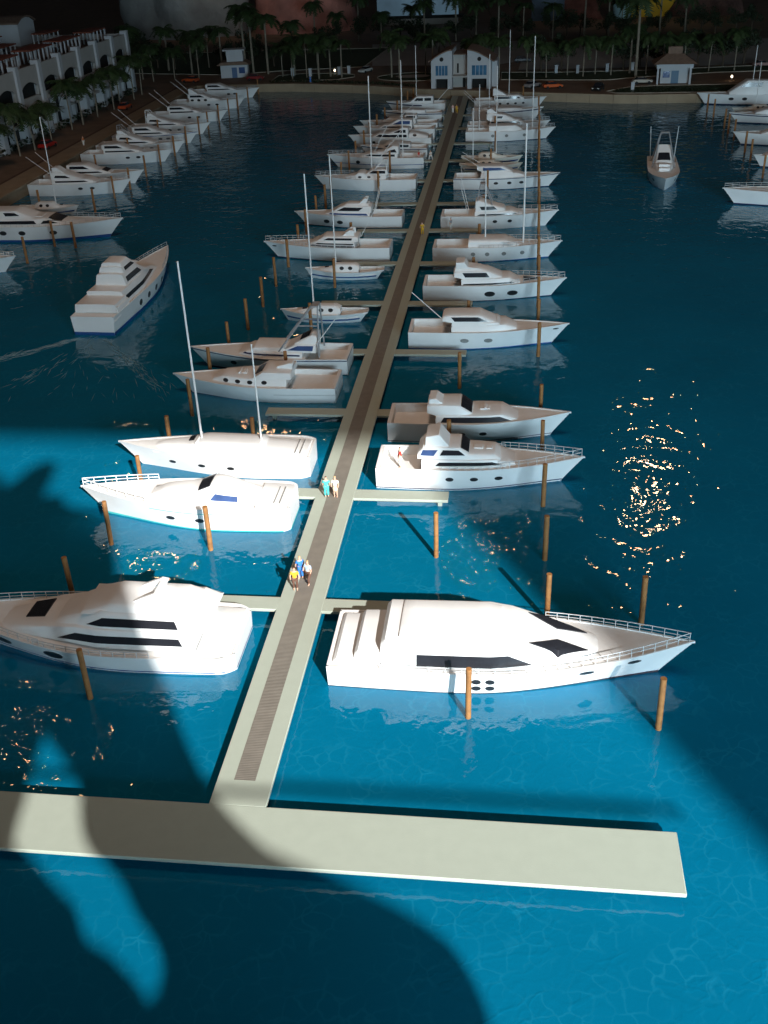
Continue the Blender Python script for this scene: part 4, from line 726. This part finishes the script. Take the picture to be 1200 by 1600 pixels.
def palm_proto(k, h, royal):
    rnd = random.Random(100 + k); mb = MB(); lean = rnd.uniform(-.5, .5) if not royal else .1
    pts = [(lean * (i / 6) ** 2 * 1.2, 0, h * i / 6 - (.3 if i == 0 else 0)) for i in range(7)]; mb.tube(pts, .26 if royal else .16, 7, .17 if royal else .10)
    tr = mesh_from('trunk', mb.v, mb.f, TRUNK, 40); top = pts[-1]; cb = MB()
    for i in range(24): frond(cb, top, 2.39996 * i, rnd.uniform(2.8, 4.0), rnd.uniform(.1, 2.4), rnd.uniform(1.4, 3.9), rnd.uniform(.6, .9), rnd)
    cr = mesh_from('crown', cb.v, cb.f, LEAFP, smooth=False); t = thing('palm_tree', (0, 0, 0)); add('trunk', tr, t); add('crown', cr, t); return t
def tree_proto(k):
    rnd = random.Random(300 + k); mb = MB(); mb.tube([(0, 0, -.3), (.1, 0, 1.6), (0, .1, 3.0)], .22, 7, .14)
    for i in range(4): a = i * 1.7; mb.tube([(0, 0, 1.8), (math.cos(a) * 1.1, math.sin(a) * 1.1, 3.6)], .1, 5, .05)
    tr = mesh_from('trunk', mb.v, mb.f, BARK, 40); cb = MB()
    cl = [(rnd.gauss(0, 1.1), rnd.gauss(0, 1.1), rnd.uniform(2.6, 5.8), rnd.uniform(.8, 1.4)) for _ in range(11)]
    for i in range(1400):
        c = rnd.choice(cl); d = Vector((rnd.gauss(0, 1), rnd.gauss(0, 1), rnd.gauss(0, 1))).normalized() * c[3] * rnd.uniform(.6, 1.05); p = Vector(c[:3]) + d
        u = Vector((rnd.gauss(0, 1), rnd.gauss(0, 1), rnd.gauss(0, 1))).normalized(); v = u.cross(d).normalized(); s = rnd.uniform(.12, .24); cb.add([p - u * s, p + v * s * .7, p + u * s, p - v * s * .7], [(0, 1, 2, 3)])
    cr = mesh_from('crown', cb.v, cb.f, LEAFT, smooth=False); t = thing('broadleaf_tree', (0, 0, 0)); add('trunk', tr, t); add('crown', cr, t); return t
LM = [('the red sports car', -85, 190), ('the orange-red car', -84, 231), ('the orange car', -80, 269), ('the two-tier hut', -71, 277), ('the dark red car', -64, 270), ('the white car', -38, 279), ('the gabled house', -12, 254), ('the silver grey car', 3, 249), ('the orange sports car', 8, 248), ('the black car', 17, 244),
      ('the beige car', 27, 252), ('the kiosk', 34, 251), ('the pinkish car', 57, 274), ('the reddish boulder', -74, 392), ('the grey boulder', -112, 385), ('the blue-lit panel', -35, 396), ('the pale blue column', 34, 390), ('the mustard wall', 51, 402), ('the rust wall', 15, 398), ('the blue-clad figure', -49, 264)]
def plants():
    protos = {}
    for k, (h, r) in enumerate(((7.2, False), (8.6, False), (6.2, False), (11.5, True), (9.8, True))): protos[k] = palm_proto(k, h, r)
    tp = [tree_proto(i) for i in range(3)]; rnd = random.Random(9); used = set()
    def put(src, key, x, y, s, label, group, cat):
        o = src if key not in used else copy_tree(src); used.add(key); o.location = (x, y, 1.6); o.rotation_euler = (0, 0, rnd.uniform(0, 6.28)); o.scale = (s, s, s * rnd.uniform(.92, 1.1))
        near = min(LM, key=lambda q: (q[1] - x) ** 2 + (q[2] - y) ** 2)[0]; tag(o, label if group is None else label + ', nearest ' + near, cat, None if group is None else group + ' nearest ' + near)
    def palm(k, x, y, s, label, group): put(protos[k], 'p%d' % k, x, y, s, label, group, 'palm tree')
    A = 'drooping palm along the white arcaded building'
    for i, (x, y, k, s) in enumerate(((-87.2, 172, 2, 1.15), (-87.6, 183, 0, 1.1), (-86.9, 188, 2, 1.05), (-87.4, 197, 0, .95), (-87.6, 208, 1, 1.0), (-87.2, 213, 0, 1.1), (-87.4, 222, 0, 1.1), (-87.0, 231, 1, 1.0), (-87.3, 236, 0, 1.1), (-86.8, 244, 1, .95), (-87.2, 251, 0, 1.05))): palm(k, x, y, s, A, 'palms along the arcaded building')
    Bl = 'tall grey-trunked palm standing behind the two-tier hut'
    for x, y, s in ((-68, 284, 1.2), (-63.5, 281, 1.2), (-71.5, 290, 1.25), (-58, 288, 1.05)): palm(3, x, y, s, Bl, 'tall palms behind the two-tier hut')
    Cc = 'thin palm on the kerbed lawn by the far shore path'
    for x, y, k, s in ((-58.5, 275, 1, .9), (-55, 270, 0, 1), (-52, 273, 1, 1), (-48.5, 270.5, 4, .85), (-46.2, 274, 4, .9), (-43.0, 271.5, 4, .85), (-56, 278, 4, .95), (-50, 278, 1, 1.1)): palm(k, x, y, s, Cc, 'palms on the kerbed lawn')
    Dd = 'stout palm on the round island beside the gabled house'
    for x, y, k, s in ((-30.5, 270, 4, .95), (-28.4, 268, 4, 1.0), (-22.5, 273, 1, 1), (-20.4, 268, 4, 1.0), (-19.0, 271, 4, .95)): palm(k, x, y, s, Dd, 'palms on the round island')
    Ee = 'bushy palm rising behind the gabled house roof'
    for x, y, k, s in ((-8, 266, 4, .95), (-4.5, 264, 4, .95), (-11, 268, 1, 1)): palm(k, x, y, s, Ee, 'palms behind the gabled house')
    Ff = 'thin palm on the lawn strip before the pale terrace'
    for x, y, k, s in ((2, 266, 1, .9), (6.5, 264, 0, 1.0), (11.5, 267, 1, .9), (15, 264, 0, 1.05), (18, 268, 1, .95), (21.5, 266, 0, 1.0), (26, 268, 4, 1.0), (29.5, 266, 1, 1.0), (33, 265, 0, 1.1), (38, 266, 1, 1.0), (44, 268, 0, 1.0), (50, 269, 1, 1)): palm(k, x, y, s, Ff, 'palms on the lawn strip')
    palm(3, 26.8, 262, 1.35, 'tallest grey-trunked palm near the white kiosk', None)
    Gg = 'slender palm in the dark grove left of the two-tier hut'
    for x, y, k, s in ((-100, 282, 1, 1), (-95, 276, 0, 1.05), (-91, 272, 1, 1), (-87, 277, 0, 1), (-84, 283, 4, 1), (-80, 275, 1, 1.0), (-77, 287, 4, 1), (-103, 292, 4, 1.1), (-93, 292, 4, 1.1), (-83, 296, 1, 1.1)): palm(k, x, y, s, 'slender palm in the dark grove', 'palms in the dark grove')
    Hh = 'dark palm in the far row'
    for i in range(16): palm((4, 1, 3)[i % 3], -62 + i * 7.2 + rnd.uniform(-2, 2), 338 + rnd.uniform(-8, 12), rnd.uniform(.95, 1.25), Hh, 'palms in the far row')
    T1 = 'dark rounded tree standing on the pale terrace edge'
    for x, y, s in ((5.5, 275, 1.15), (10.5, 277, 1.15), (25, 274, 1.2), (29, 276, 1.25), (33.5, 275, 1.2), (38, 276, 1.25), (43, 278, 1.2), (48.5, 276, 1.25), (54, 280, 1.3)):
        i = rnd.randrange(3); put(tp[i], 't%d' % i, x, y, s, T1, 'trees on the terrace edge', 'tree')
    T2 = 'dark bushy tree in the dim wood'
    for i in range(34):
        j = rnd.randrange(3); put(tp[j], 't%d' % j, -115 + i * 5.6 + rnd.uniform(-2, 2), (300 if i < 10 else 345) + rnd.uniform(-6, 10), rnd.uniform(.85, 1.2), T2, 'trees of the dim wood', 'tree')
def buildings():
    # gabled harbour house (two arched white fronts around a dark recess)
    t = thing('gabled_house', (-12, 254.4, 1.6), R(-3.0), 'white house with two round-topped gables and blue windows at the pier head', 'house')
    def front(x0, x1, mirror):
        W_ = x1 - x0; n = 10; prof = [(x0, 0)]; top = []
        for i in range(n + 1):
            u = i / n; uu = u if not mirror else 1 - u; top.append((x0 + W_ * u, 5.9 + 2.1 * math.sin(uu * 1.45)))
        return top
    for x0, x1, mi in ((-7.1, -2.4, False), (1.0, 6.3, True)):
        top = front(x0, x1, mi); w1, w2 = x0 + 1.0, x1 - 1.0
        mb = MB(); mb.box(x0, w1, -5, 4, 0, 5.9); mb.box(w2, x1, -5, 4, 0, 5.9); mb.box(w1, w2, -5, 4, 2.15, 2.85); mb.box(w1, w2, -5, 4, 4.9, 5.9); mb.prism([(x0, 5.9)] + top + [(x1, 5.9)] if top[0][1] > 5.92 else top + [(x1, 5.9)] if not mi else [(x0, 5.9)] + top, -5, 4)
        mb.build('wall', STUCCW, t, 30, smooth=False)
        wn = MB().box(w1 - .02, w2 + .02, -4.75, -4.5, 2.85, 4.9).build('window', mat('sky_pane', (.05, .16, .28), .25, .3, .6), t, 30)
        fr = MB()
        for k in range(1, 4): xx = w1 + (w2 - w1) * k / 4; fr.box(xx - .05, xx + .05, -4.82, -4.74, 2.85, 4.9)
        fr.build('frame', STUCCW, wn); MB().box(w1 - .02, w2 + .02, -3.2, -3.0, 0, 2.2).build('doorway', VOID, t)
        cx = (x0 + x1) / 2; mb = MB(); mb.tube([(cx, -5.06, 6.2), (cx, -4.9, 6.2)], .45, 14); mb.build('round_window', VOID, t)
        rf = MB(); lo = [(x, z + .02) for x, z in top]; hi = [(x, z + .28) for x, z in reversed(top)]
        ex = [(lo[0][0] - .5, lo[0][1] - .25)] + lo if not mi else lo + [(lo[-1][0] + .7, lo[-1][1] - .35)]; ex2 = [(x, z + .26) for x, z in reversed(ex)]
        for (a, b_), (c, d) in zip(ex, ex[1:]): rf.prism([(a, b_ + .01), (c, d + .01), (c, d + .27), (a, b_ + .27)], -5.5, 5)
        rf.build('roof', ROOFB, t, 40)
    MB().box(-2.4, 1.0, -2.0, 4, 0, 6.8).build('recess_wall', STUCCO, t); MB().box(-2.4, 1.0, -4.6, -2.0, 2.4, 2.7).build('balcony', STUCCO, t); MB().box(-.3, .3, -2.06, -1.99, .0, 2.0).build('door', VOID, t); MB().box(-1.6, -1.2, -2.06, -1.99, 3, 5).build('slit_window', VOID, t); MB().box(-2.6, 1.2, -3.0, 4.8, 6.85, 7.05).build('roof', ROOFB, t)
    MB().box(6.3, 7.4, -2.0, 4, 0, 5.4).build('side_wing', STUCCW, t); MB().box(7.38, 7.46, -1.4, 1.5, .3, 2.2).build('side_window', VOID, t)
    # two-tier hut
    t = thing('hut', (-71.2, 277.5, 1.6), R(8), 'small white two-tier hut with blue door near the quay corner', 'hut')
    MB().box(-3.4, 3.4, -2, 2, 0, 3.0).build('wall', STUCCW, t); MB().box(-.6, .7, -2.05, -1.95, 0, 2.4).build('door', mat('hut_blue', (.06, .12, .25), .5), t); MB().box(1.2, 2.7, -2.06, -1.95, 1.0, 2.4).build('window', BLUEG, t)
    MB().prism([(-4.2, 3.0), (4.2, 3.0), (3.0, 3.7), (-3.0, 3.7)], -2.8, 2.8).build('roof', ROOFB, t); MB().box(-1.7, 2.4, -1.5, 1.5, 3.7, 6.2).build('upper_wall', STUCCW, t); MB().box(-2.5, 2.9, -2.1, 2.1, 6.2, 6.5).build('upper_roof', STUCCW, t)
    # kiosk
    t = thing('kiosk', (34.0, 251.6, 1.6), R(-2), 'small white kiosk with front columns and brown hipped roof', 'kiosk')
    MB().box(-2.9, 3.6, -.2, 3.4, 0, 3.3).build('wall', STUCCW, t); MB().box(-.6, 1.0, -.27, -.1, 0, 2.6).build('door', mat('kiosk_blue', (.07, .15, .24), .5), t); MB().box(-2.4, -.9, -.26, -.1, 1.2, 2.5).build('window', BLUEG, t)
    for x in (-3.6, 3.3): MB().box(x - .2, x + .2, -1.9, -1.5, 0, 3.3).build('column', STUCCW, t)
    MB().box(-4.0, 3.8, -2.1, 3.6, 3.3, 4.2).build('fascia', STUCCW, t); MB().add([(-4.8, -2.8, 4.2), (4.6, -2.8, 4.2), (4.6, 4.2, 4.2), (-4.8, 4.2, 4.2), (-1.8, .2, 6.0), (1.6, .2, 6.0), (1.6, 1.2, 6.0), (-1.8, 1.2, 6.0)], [(3, 2, 1, 0), (4, 5, 6, 7), (0, 1, 5, 4), (1, 2, 6, 5), (2, 3, 7, 6), (3, 0, 4, 7)]).build('roof', ROOFB, t, 20)
    MB().box(-1.6, 1.4, .2, 1.4, 5.9, 7.4).build('chimney', ROOFB, t)
    # arcaded car-park building on the west quay
    X0 = -90.9; t = thing('arcade_building', (X0, 215, 1.6), 0, 'long white arcaded building with arched top storey and tiled roof pergolas', 'building'); H = 12.6
    ys = [256.2 - 10.25 * i for i in range(13)]
    for i, y in enumerate(ys):
        yl = y - 215; mb = MB(); mb.box(-1.2, .35, yl - .7, yl + .7, 0, 13.3); mb.box(-1.2, .55, yl - .85, yl + .85, 0, 6.2); mb.build('pillar', STUCCW, t, 30, .04)
        if i == len(ys) - 1: break
        y0, y1 = ys[i + 1] - 215 + .68, yl - .68; cy = (y0 + y1) / 2
        mb = MB(); mb.box(-.5, -.1, y0, y1, 10.2, H); n = 12; a0, a1 = y0 + .9, y1 - .9
        # arched spandrel over the upper opening
        arc = [(a0 + (a1 - a0) * k / n, 9.0 + .95 * math.sin(math.pi * k / n) ** .7) for k in range(n + 1)]
        for (p, z0), (q, z1) in zip(arc, arc[1:]): mb.add([(-.1, p, z0), (-.1, q, z1), (-.1, q, 10.2), (-.1, p, 10.2), (-.5, p, z0), (-.5, q, z1), (-.5, q, 10.2), (-.5, p, 10.2)], [(0, 1, 2, 3), (4, 7, 6, 5), (0, 4, 5, 1)])
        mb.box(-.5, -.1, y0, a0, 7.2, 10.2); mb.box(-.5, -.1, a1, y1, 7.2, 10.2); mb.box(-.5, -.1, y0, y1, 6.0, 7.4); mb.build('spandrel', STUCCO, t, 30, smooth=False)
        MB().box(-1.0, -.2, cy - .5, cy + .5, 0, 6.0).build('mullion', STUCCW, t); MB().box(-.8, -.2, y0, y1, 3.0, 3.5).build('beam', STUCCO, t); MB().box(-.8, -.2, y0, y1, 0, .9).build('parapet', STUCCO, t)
        rb = random.Random(i); sh = MB()
        for k in range(90):
            p = Vector((.9 + rb.uniform(-.5, .5), rb.uniform(y0 + .5, y1 - .5), rb.uniform(.2, 1.3))); u = Vector((rb.gauss(0, 1), rb.gauss(0, 1), rb.gauss(0, 1))).normalized() * .3; v = u.cross(Vector((0, 0, 1))); sh.add([p - u, p + v, p + u, p - v], [(0, 1, 2, 3)])
        o = sh.build('hedge', LEAFT, None, smooth=False); o.location = t.location; tag(o, 'low dark hedge at the foot of the arcaded building', 'hedge', 'hedges along the arcaded building')
    ya, yb = ys[-1] - 215, ys[0] - 215 + .7
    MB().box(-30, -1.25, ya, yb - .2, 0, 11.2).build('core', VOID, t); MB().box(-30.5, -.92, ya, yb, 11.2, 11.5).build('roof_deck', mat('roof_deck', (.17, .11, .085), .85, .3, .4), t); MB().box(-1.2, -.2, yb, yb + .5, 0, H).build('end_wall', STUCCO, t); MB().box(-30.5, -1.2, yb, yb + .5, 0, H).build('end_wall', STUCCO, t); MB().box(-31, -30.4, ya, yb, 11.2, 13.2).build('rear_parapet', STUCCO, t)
    # stair tower and tiled pergolas on the roof
    mb = MB(); pr_ = [(-4.5, 0), (4.5, 0), (4.5, 4.6), (2.5, 5.4), (0, 5.7), (-2.5, 5.4), (-4.5, 4.6)]; s = MB().prism(pr_, -2.5, 2.5)
    s.v = [(y, x, z) for x, y, z in s.v]; s.f = [tuple(reversed(q)) for q in s.f]; o = s.build('stair_tower', STUCCW, t); o.location = (-24, 36, 11.5)
    s = MB().prism([(-5.0, 4.5), (-2.6, 5.45), (0, 5.75), (2.6, 5.45), (5.0, 4.5), (5.0, 4.8), (2.6, 5.75), (0, 6.05), (-2.6, 5.75), (-5.0, 4.8)], -2.9, 2.9); s.v = [(y, x, z) for x, y, z in s.v]; s.f = [tuple(reversed(q)) for q in s.f]; s.build('tower_roof', ROOFB, o)
    for (px, py, ln, wd) in ((-4.5, -72, 12, 4), (-4.8, -52, 11, 4), (-5, -34, 10, 4), (-5, -16, 10, 4), (-5, 0, 11, 4), (-5.2, 16, 11, 4), (-5, 32, 10, 4), (-14, 4, 9, 4), (-15, -16, 9, 4), (-14, -40, 10, 4), (-24, 20, 9, 3.4), (-15, 31, 8, 3.4), (-24, -6, 10, 4)):
        pg = MB().box(px - wd / 2, px + wd / 2, py - ln / 2, py + ln / 2, 14.2, 14.45).build('pergola_roof', TILE, t, 30)
        n = int(ln / 2.2)
        for k in range(n + 1):
            for sx in (-1, 1): MB().box(px + sx * (wd / 2 - .3) - .14, px + sx * (wd / 2 - .3) + .14, py - ln / 2 + .2 + k * (ln - .6) / n, py - ln / 2 + .45 + k * (ln - .6) / n, 11.45, 14.2).build('post', STUCCW, pg)
    for (px, py, c, nm) in ((-12, -4, (.03, .03, .035), 'dark'), (-11, 26, (.5, .5, .48), 'white'), (-17, 13, (.04, .04, .05), 'dark'), (-9, -26, (.3, .3, .3), 'silver')):
        c_ = car((X0 + px, 215 + py), R(90 + (py % 7) * 3), ('%s car parked on the arcaded building roof' % nm) + (' by the stair tower' if py == 13 else ''), nm, c); c_.location.z = 13.11
def cars():
    for x, y, a, lab, nm, c in ((-85.3, 190, 1.5, 'red sports car driving past the arcaded building', 'red', (.40, .02, .015)), (-84.5, 231, 1.55, 'orange-red car parked along the quay road', 'orange_red', (.50, .07, .02)), (-80.5, 269, 2.9, 'orange car with lit headlight by the quay corner', 'orange', (.50, .08, .02)),
                              (-64.5, 270.5, .1, 'long dark red car beside the two-tier hut', 'dark_red', (.22, .015, .015)), (-38.2, 279.5, -2.0, 'white car on the road into the forecourt', 'white', (.7, .7, .68)), (7.6, 247.6, .25, 'bright orange sports car on the shore road', 'bright_orange', (.62, .11, .02)), (3.2, 249.2, .9, 'silver grey car parked beside the orange sports car', 'grey', (.25, .22, .21)),
                              (17.2, 243.9, -1.9, 'black car facing the water with white headlights', 'black', (.012, .012, .013)), (27.3, 251.6, .05, 'beige car parked beside the white kiosk', 'beige', (.42, .36, .29)), (57.2, 274, .2, 'pinkish car at the terrace edge under dark trees', 'pinkish', (.40, .24, .22)), (1, 292, .1, 'dark car parked on the terrace behind the round trees', 'dark_blue', (.02, .02, .03)), (30, 296, .1, 'pale car parked far up the terrace', 'pale', (.5, .5, .48))):
        car((x, y), a, lab, nm, c)
def small_things():
    for i, (x, y) in enumerate(((-44.5, 277), (-56.2, 276.2), (-51.5, 275.2), (-42.2, 278.2), (24.3, 241.6), (14, 270), (21, 271.5), (-6, 279), (9, 271), (27, 272.5))):
        o = MB().box(-.35, .35, -.35, .35, -.1, 1.7).box(-.45, .45, -.45, .45, 1.7, 1.85).build('bollard_post', STUCCW, None, 30, .03); o.location = (x, y, 1.62); tag(o, 'square white post on the kerbed lawn' if i < 4 else ('single white post on the water-edge hedge bed' if i == 4 else 'square white post beside the pale terrace'), 'post', 'white posts')
    for x, y, lab in ((-45.8, 278.2, 'tiny lit ground lamp on the kerbed lawn'), (46.8, 253.5, 'tiny lit ground lamp past the kiosk')):
        t = thing('ground_lamp', (x, y, 1.6), 0, lab, 'lamp'); MB().tube([(0, 0, 0), (0, 0, .7)], .12, 8).build('stem', STEEL, t); MB().tube([(0, 0, .7), (0, 0, .95), (0, 0, 1.1)], .2, 8, .12).build('lamp_head', mat('lamp_glow', (1, .8, .55), .5, .0, emit=6), t)
    # hedge strip along the water edge
    rb = random.Random(5); sh = MB()
    for k in range(2600):
        u_ = rb.random()
        if u_ < .45: x = rb.uniform(-60, -23); y = interp([(-62, 264.4), (-53, 264), (-43, 261.5), (-33.8, 258.4), (-22.8, 252.8)], x) + rb.uniform(.9, 2.0)
        else: x = rb.uniform(21, 54); y = rb.uniform(239, 243.5)
        p = Vector((x, y, 1.65 + rb.random() * .5)); u = Vector((rb.gauss(0, 1), rb.gauss(0, 1), rb.gauss(0, 1))).normalized() * .22; v = u.cross(Vector((0, 0, 1))); sh.add([p - u, p + v, p + u, p - v], [(0, 1, 2, 3)])
    tag(sh.build('ground_cover', LEAFT, None, smooth=False), 'low dark ground cover planting behind the seawall', 'ground cover', kind='stuff')
    # wake of the moving yacht: low foam ridges spreading from its stern
    rb = random.Random(8); wk = MB()
    def streak(x, y, a, ln, w, h=.05):
        e = Vector((math.cos(a), math.sin(a), 0)); f_ = Vector((-e.y, e.x, 0)); p = Vector((x, y, 0)); wk.add([p - e * ln, p - f_ * w, p + e * ln, p + f_ * w, p + Vector((0, 0, h))], [(0, 1, 4), (1, 2, 4), (2, 3, 4), (3, 0, 4)])
    for k in range(360):
        u = rb.random(); arm = rb.random()
        if arm < .40: x, y, a = -44.5 - 9 * u, 98.3 - 8.5 * u, math.atan2(-8.5, -9)
        elif arm < .80: x, y, a = -42 + 11 * u, 98.3 - 14 * u, math.atan2(-14, 11)
        else:
            g = rb.uniform(-1, 1); d_ = 15 * u ** .8; x, y, a = -43.3 + (g * 8 + 1.5) * u, 98.3 - d_, math.atan2(-15, g * 8 + 1.5)
        streak(x + rb.gauss(0, .22 + .35 * u), y + rb.gauss(0, .22 + .35 * u), a + rb.gauss(0, .25), rb.uniform(.35, 1.3), rb.uniform(.012, .03), rb.uniform(.015, .03))
    tag(wk.build('wake', mat('foam', (.17, .29, .33), .6, .3, 1.0), None, smooth=False), 'faint wake trailing the stepped-stern yacht', 'wake', kind='stuff')
def room():
    # exhibits standing in the dim hall behind the model
    def rock(name, loc, r, sx, sy, sz, m, lab, seed):
        rnd = random.Random(seed); bm = bmesh.new(); bmesh.ops.create_icosphere(bm, subdivisions=4, radius=1)
        import mathutils.noise as mn
        for v in bm.verts:
            d = v.co.normalized(); k = 1 + .28 * mn.noise(d * 1.3 + Vector((seed, 0, 0))) + .12 * mn.noise(d * 4 + Vector((0, seed, 0))) - .05 * abs(mn.noise(d * 9)); v.co = Vector((d.x * sx, d.y * sy, d.z * sz)) * k
        me = bpy.data.meshes.new(name); bm.to_mesh(me); bm.free()
        for p in me.polygons: p.use_smooth = True
        me.materials.append(m); tag(add(name, me, None, loc), lab, 'rock')
    rock('boulder', (-74, 392, 8), 1, 19, 16, 30, mat('pink_rock', (.50, .20, .155), .85, .35, .12, .6, .5), 'huge reddish boulder in the dim hall behind the palms', 3)
    rock('boulder', (-112, 385, 9), 1, 21, 16, 32, mat('grey_rock', (.34, .34, .33), .85, .25, .12, .6, .5), 'huge grey boulder in the dim hall behind the palms', 11)
    t = thing('display_case', (-35, 396, 1.6), 0, 'blue-lit display panel with dark plinth glowing in the dim hall', 'display'); MB().box(-14, 14, -1, 1, 3.0, 24).build('screen', mat('lit_panel', (.10, .17, .23), .5, .5, .05, emit=.28), t); MB().box(-16, 16, -1.6, 1.6, 2.0, 3.0).build('ledge', VOID, t); MB().box(-14, 14, -.8, .8, 0, 2.0).build('plinth', PALE, t); MB().box(2, 5, -2.4, -1.2, 3.0, 14).build('upright', VOID, t)
    t = thing('exhibit_column', (34, 390, 1.6), 0, 'pale blue tapered column in the dim hall', 'column'); MB().tube([(0, 0, 0), (0, 0, 12), (0, 0, 34)], 2.6, 24, 6.5).build('shaft', mat('pale_blue', (.32, .52, .58), .7, .1, .2), t); MB().tube([(0, 0, -.1), (0, 0, .8)], 3.6, 24).build('base', VOID, t)
    t = thing('exhibit_wall', (51, 402, 1.6), 0, 'mustard yellow exhibit wall with brown rubble foot in the dim hall', 'wall'); MB().prism([(-17, 0), (19, 0), (15, 30), (-15, 30)], -2, 2).build('panel', mat('mustard', (.75, .46, .03), .8, .15, .1), t); MB().prism([(-2, 0), (24, 0), (22, 7.5), (8, 8.5), (2, 6)], -4, -2.1).build('rubble_foot', mat('rubble', (.09, .045, .035), .9, .4, .4, .5, 1), t)
    t = thing('exhibit_wall', (15, 398, 1.6), 0, 'dull blue and rust exhibit wall in the dim hall', 'wall'); MB().box(-11, 0, -1, 1, 0, 22).build('panel', mat('dull_blue', (.09, .13, .18), .8, .3, .2), t); MB().prism([(0, 0), (13, 0), (9, 9), (3, 14), (0, 14)], -1.5, 1).build('rust_foot', mat('rust', (.16, .06, .045), .9, .4, .3, .5, 1), t)
    # window wall behind the visitor: the sun falls through its opening
    t = tag(thing('wall_window', (63, -100, 0)), kind='structure'); PL = mat('plaster', (.45, .43, .40), .8)
    xl, xr, zs, zh = 42.6 - 63, 83.7 - 63, 10, 106.5
    MB().box(-900, xl, 0, 6, -60, 620).build('wall_panel', PL, t); MB().box(xr, 900, 0, 6, -60, 620).build('wall_panel', PL, t); MB().box(xl, xr, 0, 6, zh, 620).build('wall_panel', PL, t); MB().box(xl, xr, 0, 6, -60, zs).build('wall_panel', PL, t)
    o = MB().tube([(-60, -9, 28), (33, -9, 28)], .17, 10).build('guard_rail', STEEL, None); 
    for x in (-60, 60): pass
    tag(o, 'thin steel guard rail running along the edge of the model', 'rail')
    # the visitor leaning over the model with both hands raised
    OUT = [(-6, 52.8), (.8, 50.6), (4.0, 50.4), (4.3, 49.1), (5.3, 49.8), (6.8, 51.1), (8.3, 51.8), (9.0, 51.7), (8.6, 50.5), (7.8, 49.2), (7.2, 48.3), (8.7, 48.5), (8.9, 47.5), (12.1, 46.9), (11.9, 45.4), (11.6, 43.9), (11.2, 42.0), (11.4, 38.5), (12.1, 35.5), (12.1, 33.0), (12.4, 31.0), (13.2, 29.9), (14.1, 29.0), (16.0, 28.3), (18.8, 27.2), (19.9, 26.7), (20.8, 26.0), (21.0, 25.2), (20.9, 24.2), (20.4, 23.2), (19.6, 21.5), (19, -30), (-6, -30)]
    ISL = [(4.3, 32.7), (3.3, 31.1), (2.9, 30.4), (2.2, 29.2), (1.9, 28.5), (3.5, 27.0), (4.4, 26.3), (4.6, 25.3), (5.6, 24.9), (6.5, 24.2), (6.8, 23.7), (7.4, 24.0), (7.9, 24.7), (7.8, 25.3), (7.2, 26.1), (6.9, 27.0), (5.6, 28.5), (5.4, 29.1), (5.5, 29.9), (5.7, 30.5), (5.4, 31.2)]
    bm = bmesh.new(); ed = []
    for lp in (OUT, ISL):
        vv = [bm.verts.new((x, -14, z)) for x, z in lp]; ed += [bm.edges.new((vv[i], vv[(i + 1) % len(vv)])) for i in range(len(vv))]
    bmesh.ops.triangle_fill(bm, use_beauty=True, use_dissolve=False, edges=ed); fs = list(bm.faces)
    r = bmesh.ops.extrude_face_region(bm, geom=fs); nv = [g for g in r['geom'] if isinstance(g, bmesh.types.BMVert)]
    bmesh.ops.translate(bm, verts=nv, vec=-SUN * 9); bmesh.ops.recalc_face_normals(bm, faces=bm.faces); me = bpy.data.meshes.new('person'); bm.to_mesh(me); bm.free(); me.materials.append(mat('visitor_coat', (.05, .05, .055), .9))
    tag(add('person', me), 'visitor leaning over the model with raised hands, casting the big shadow', 'person')

structure(); build_boats(); piles(); people(); buildings(); cars(); plants(); small_things(); room()
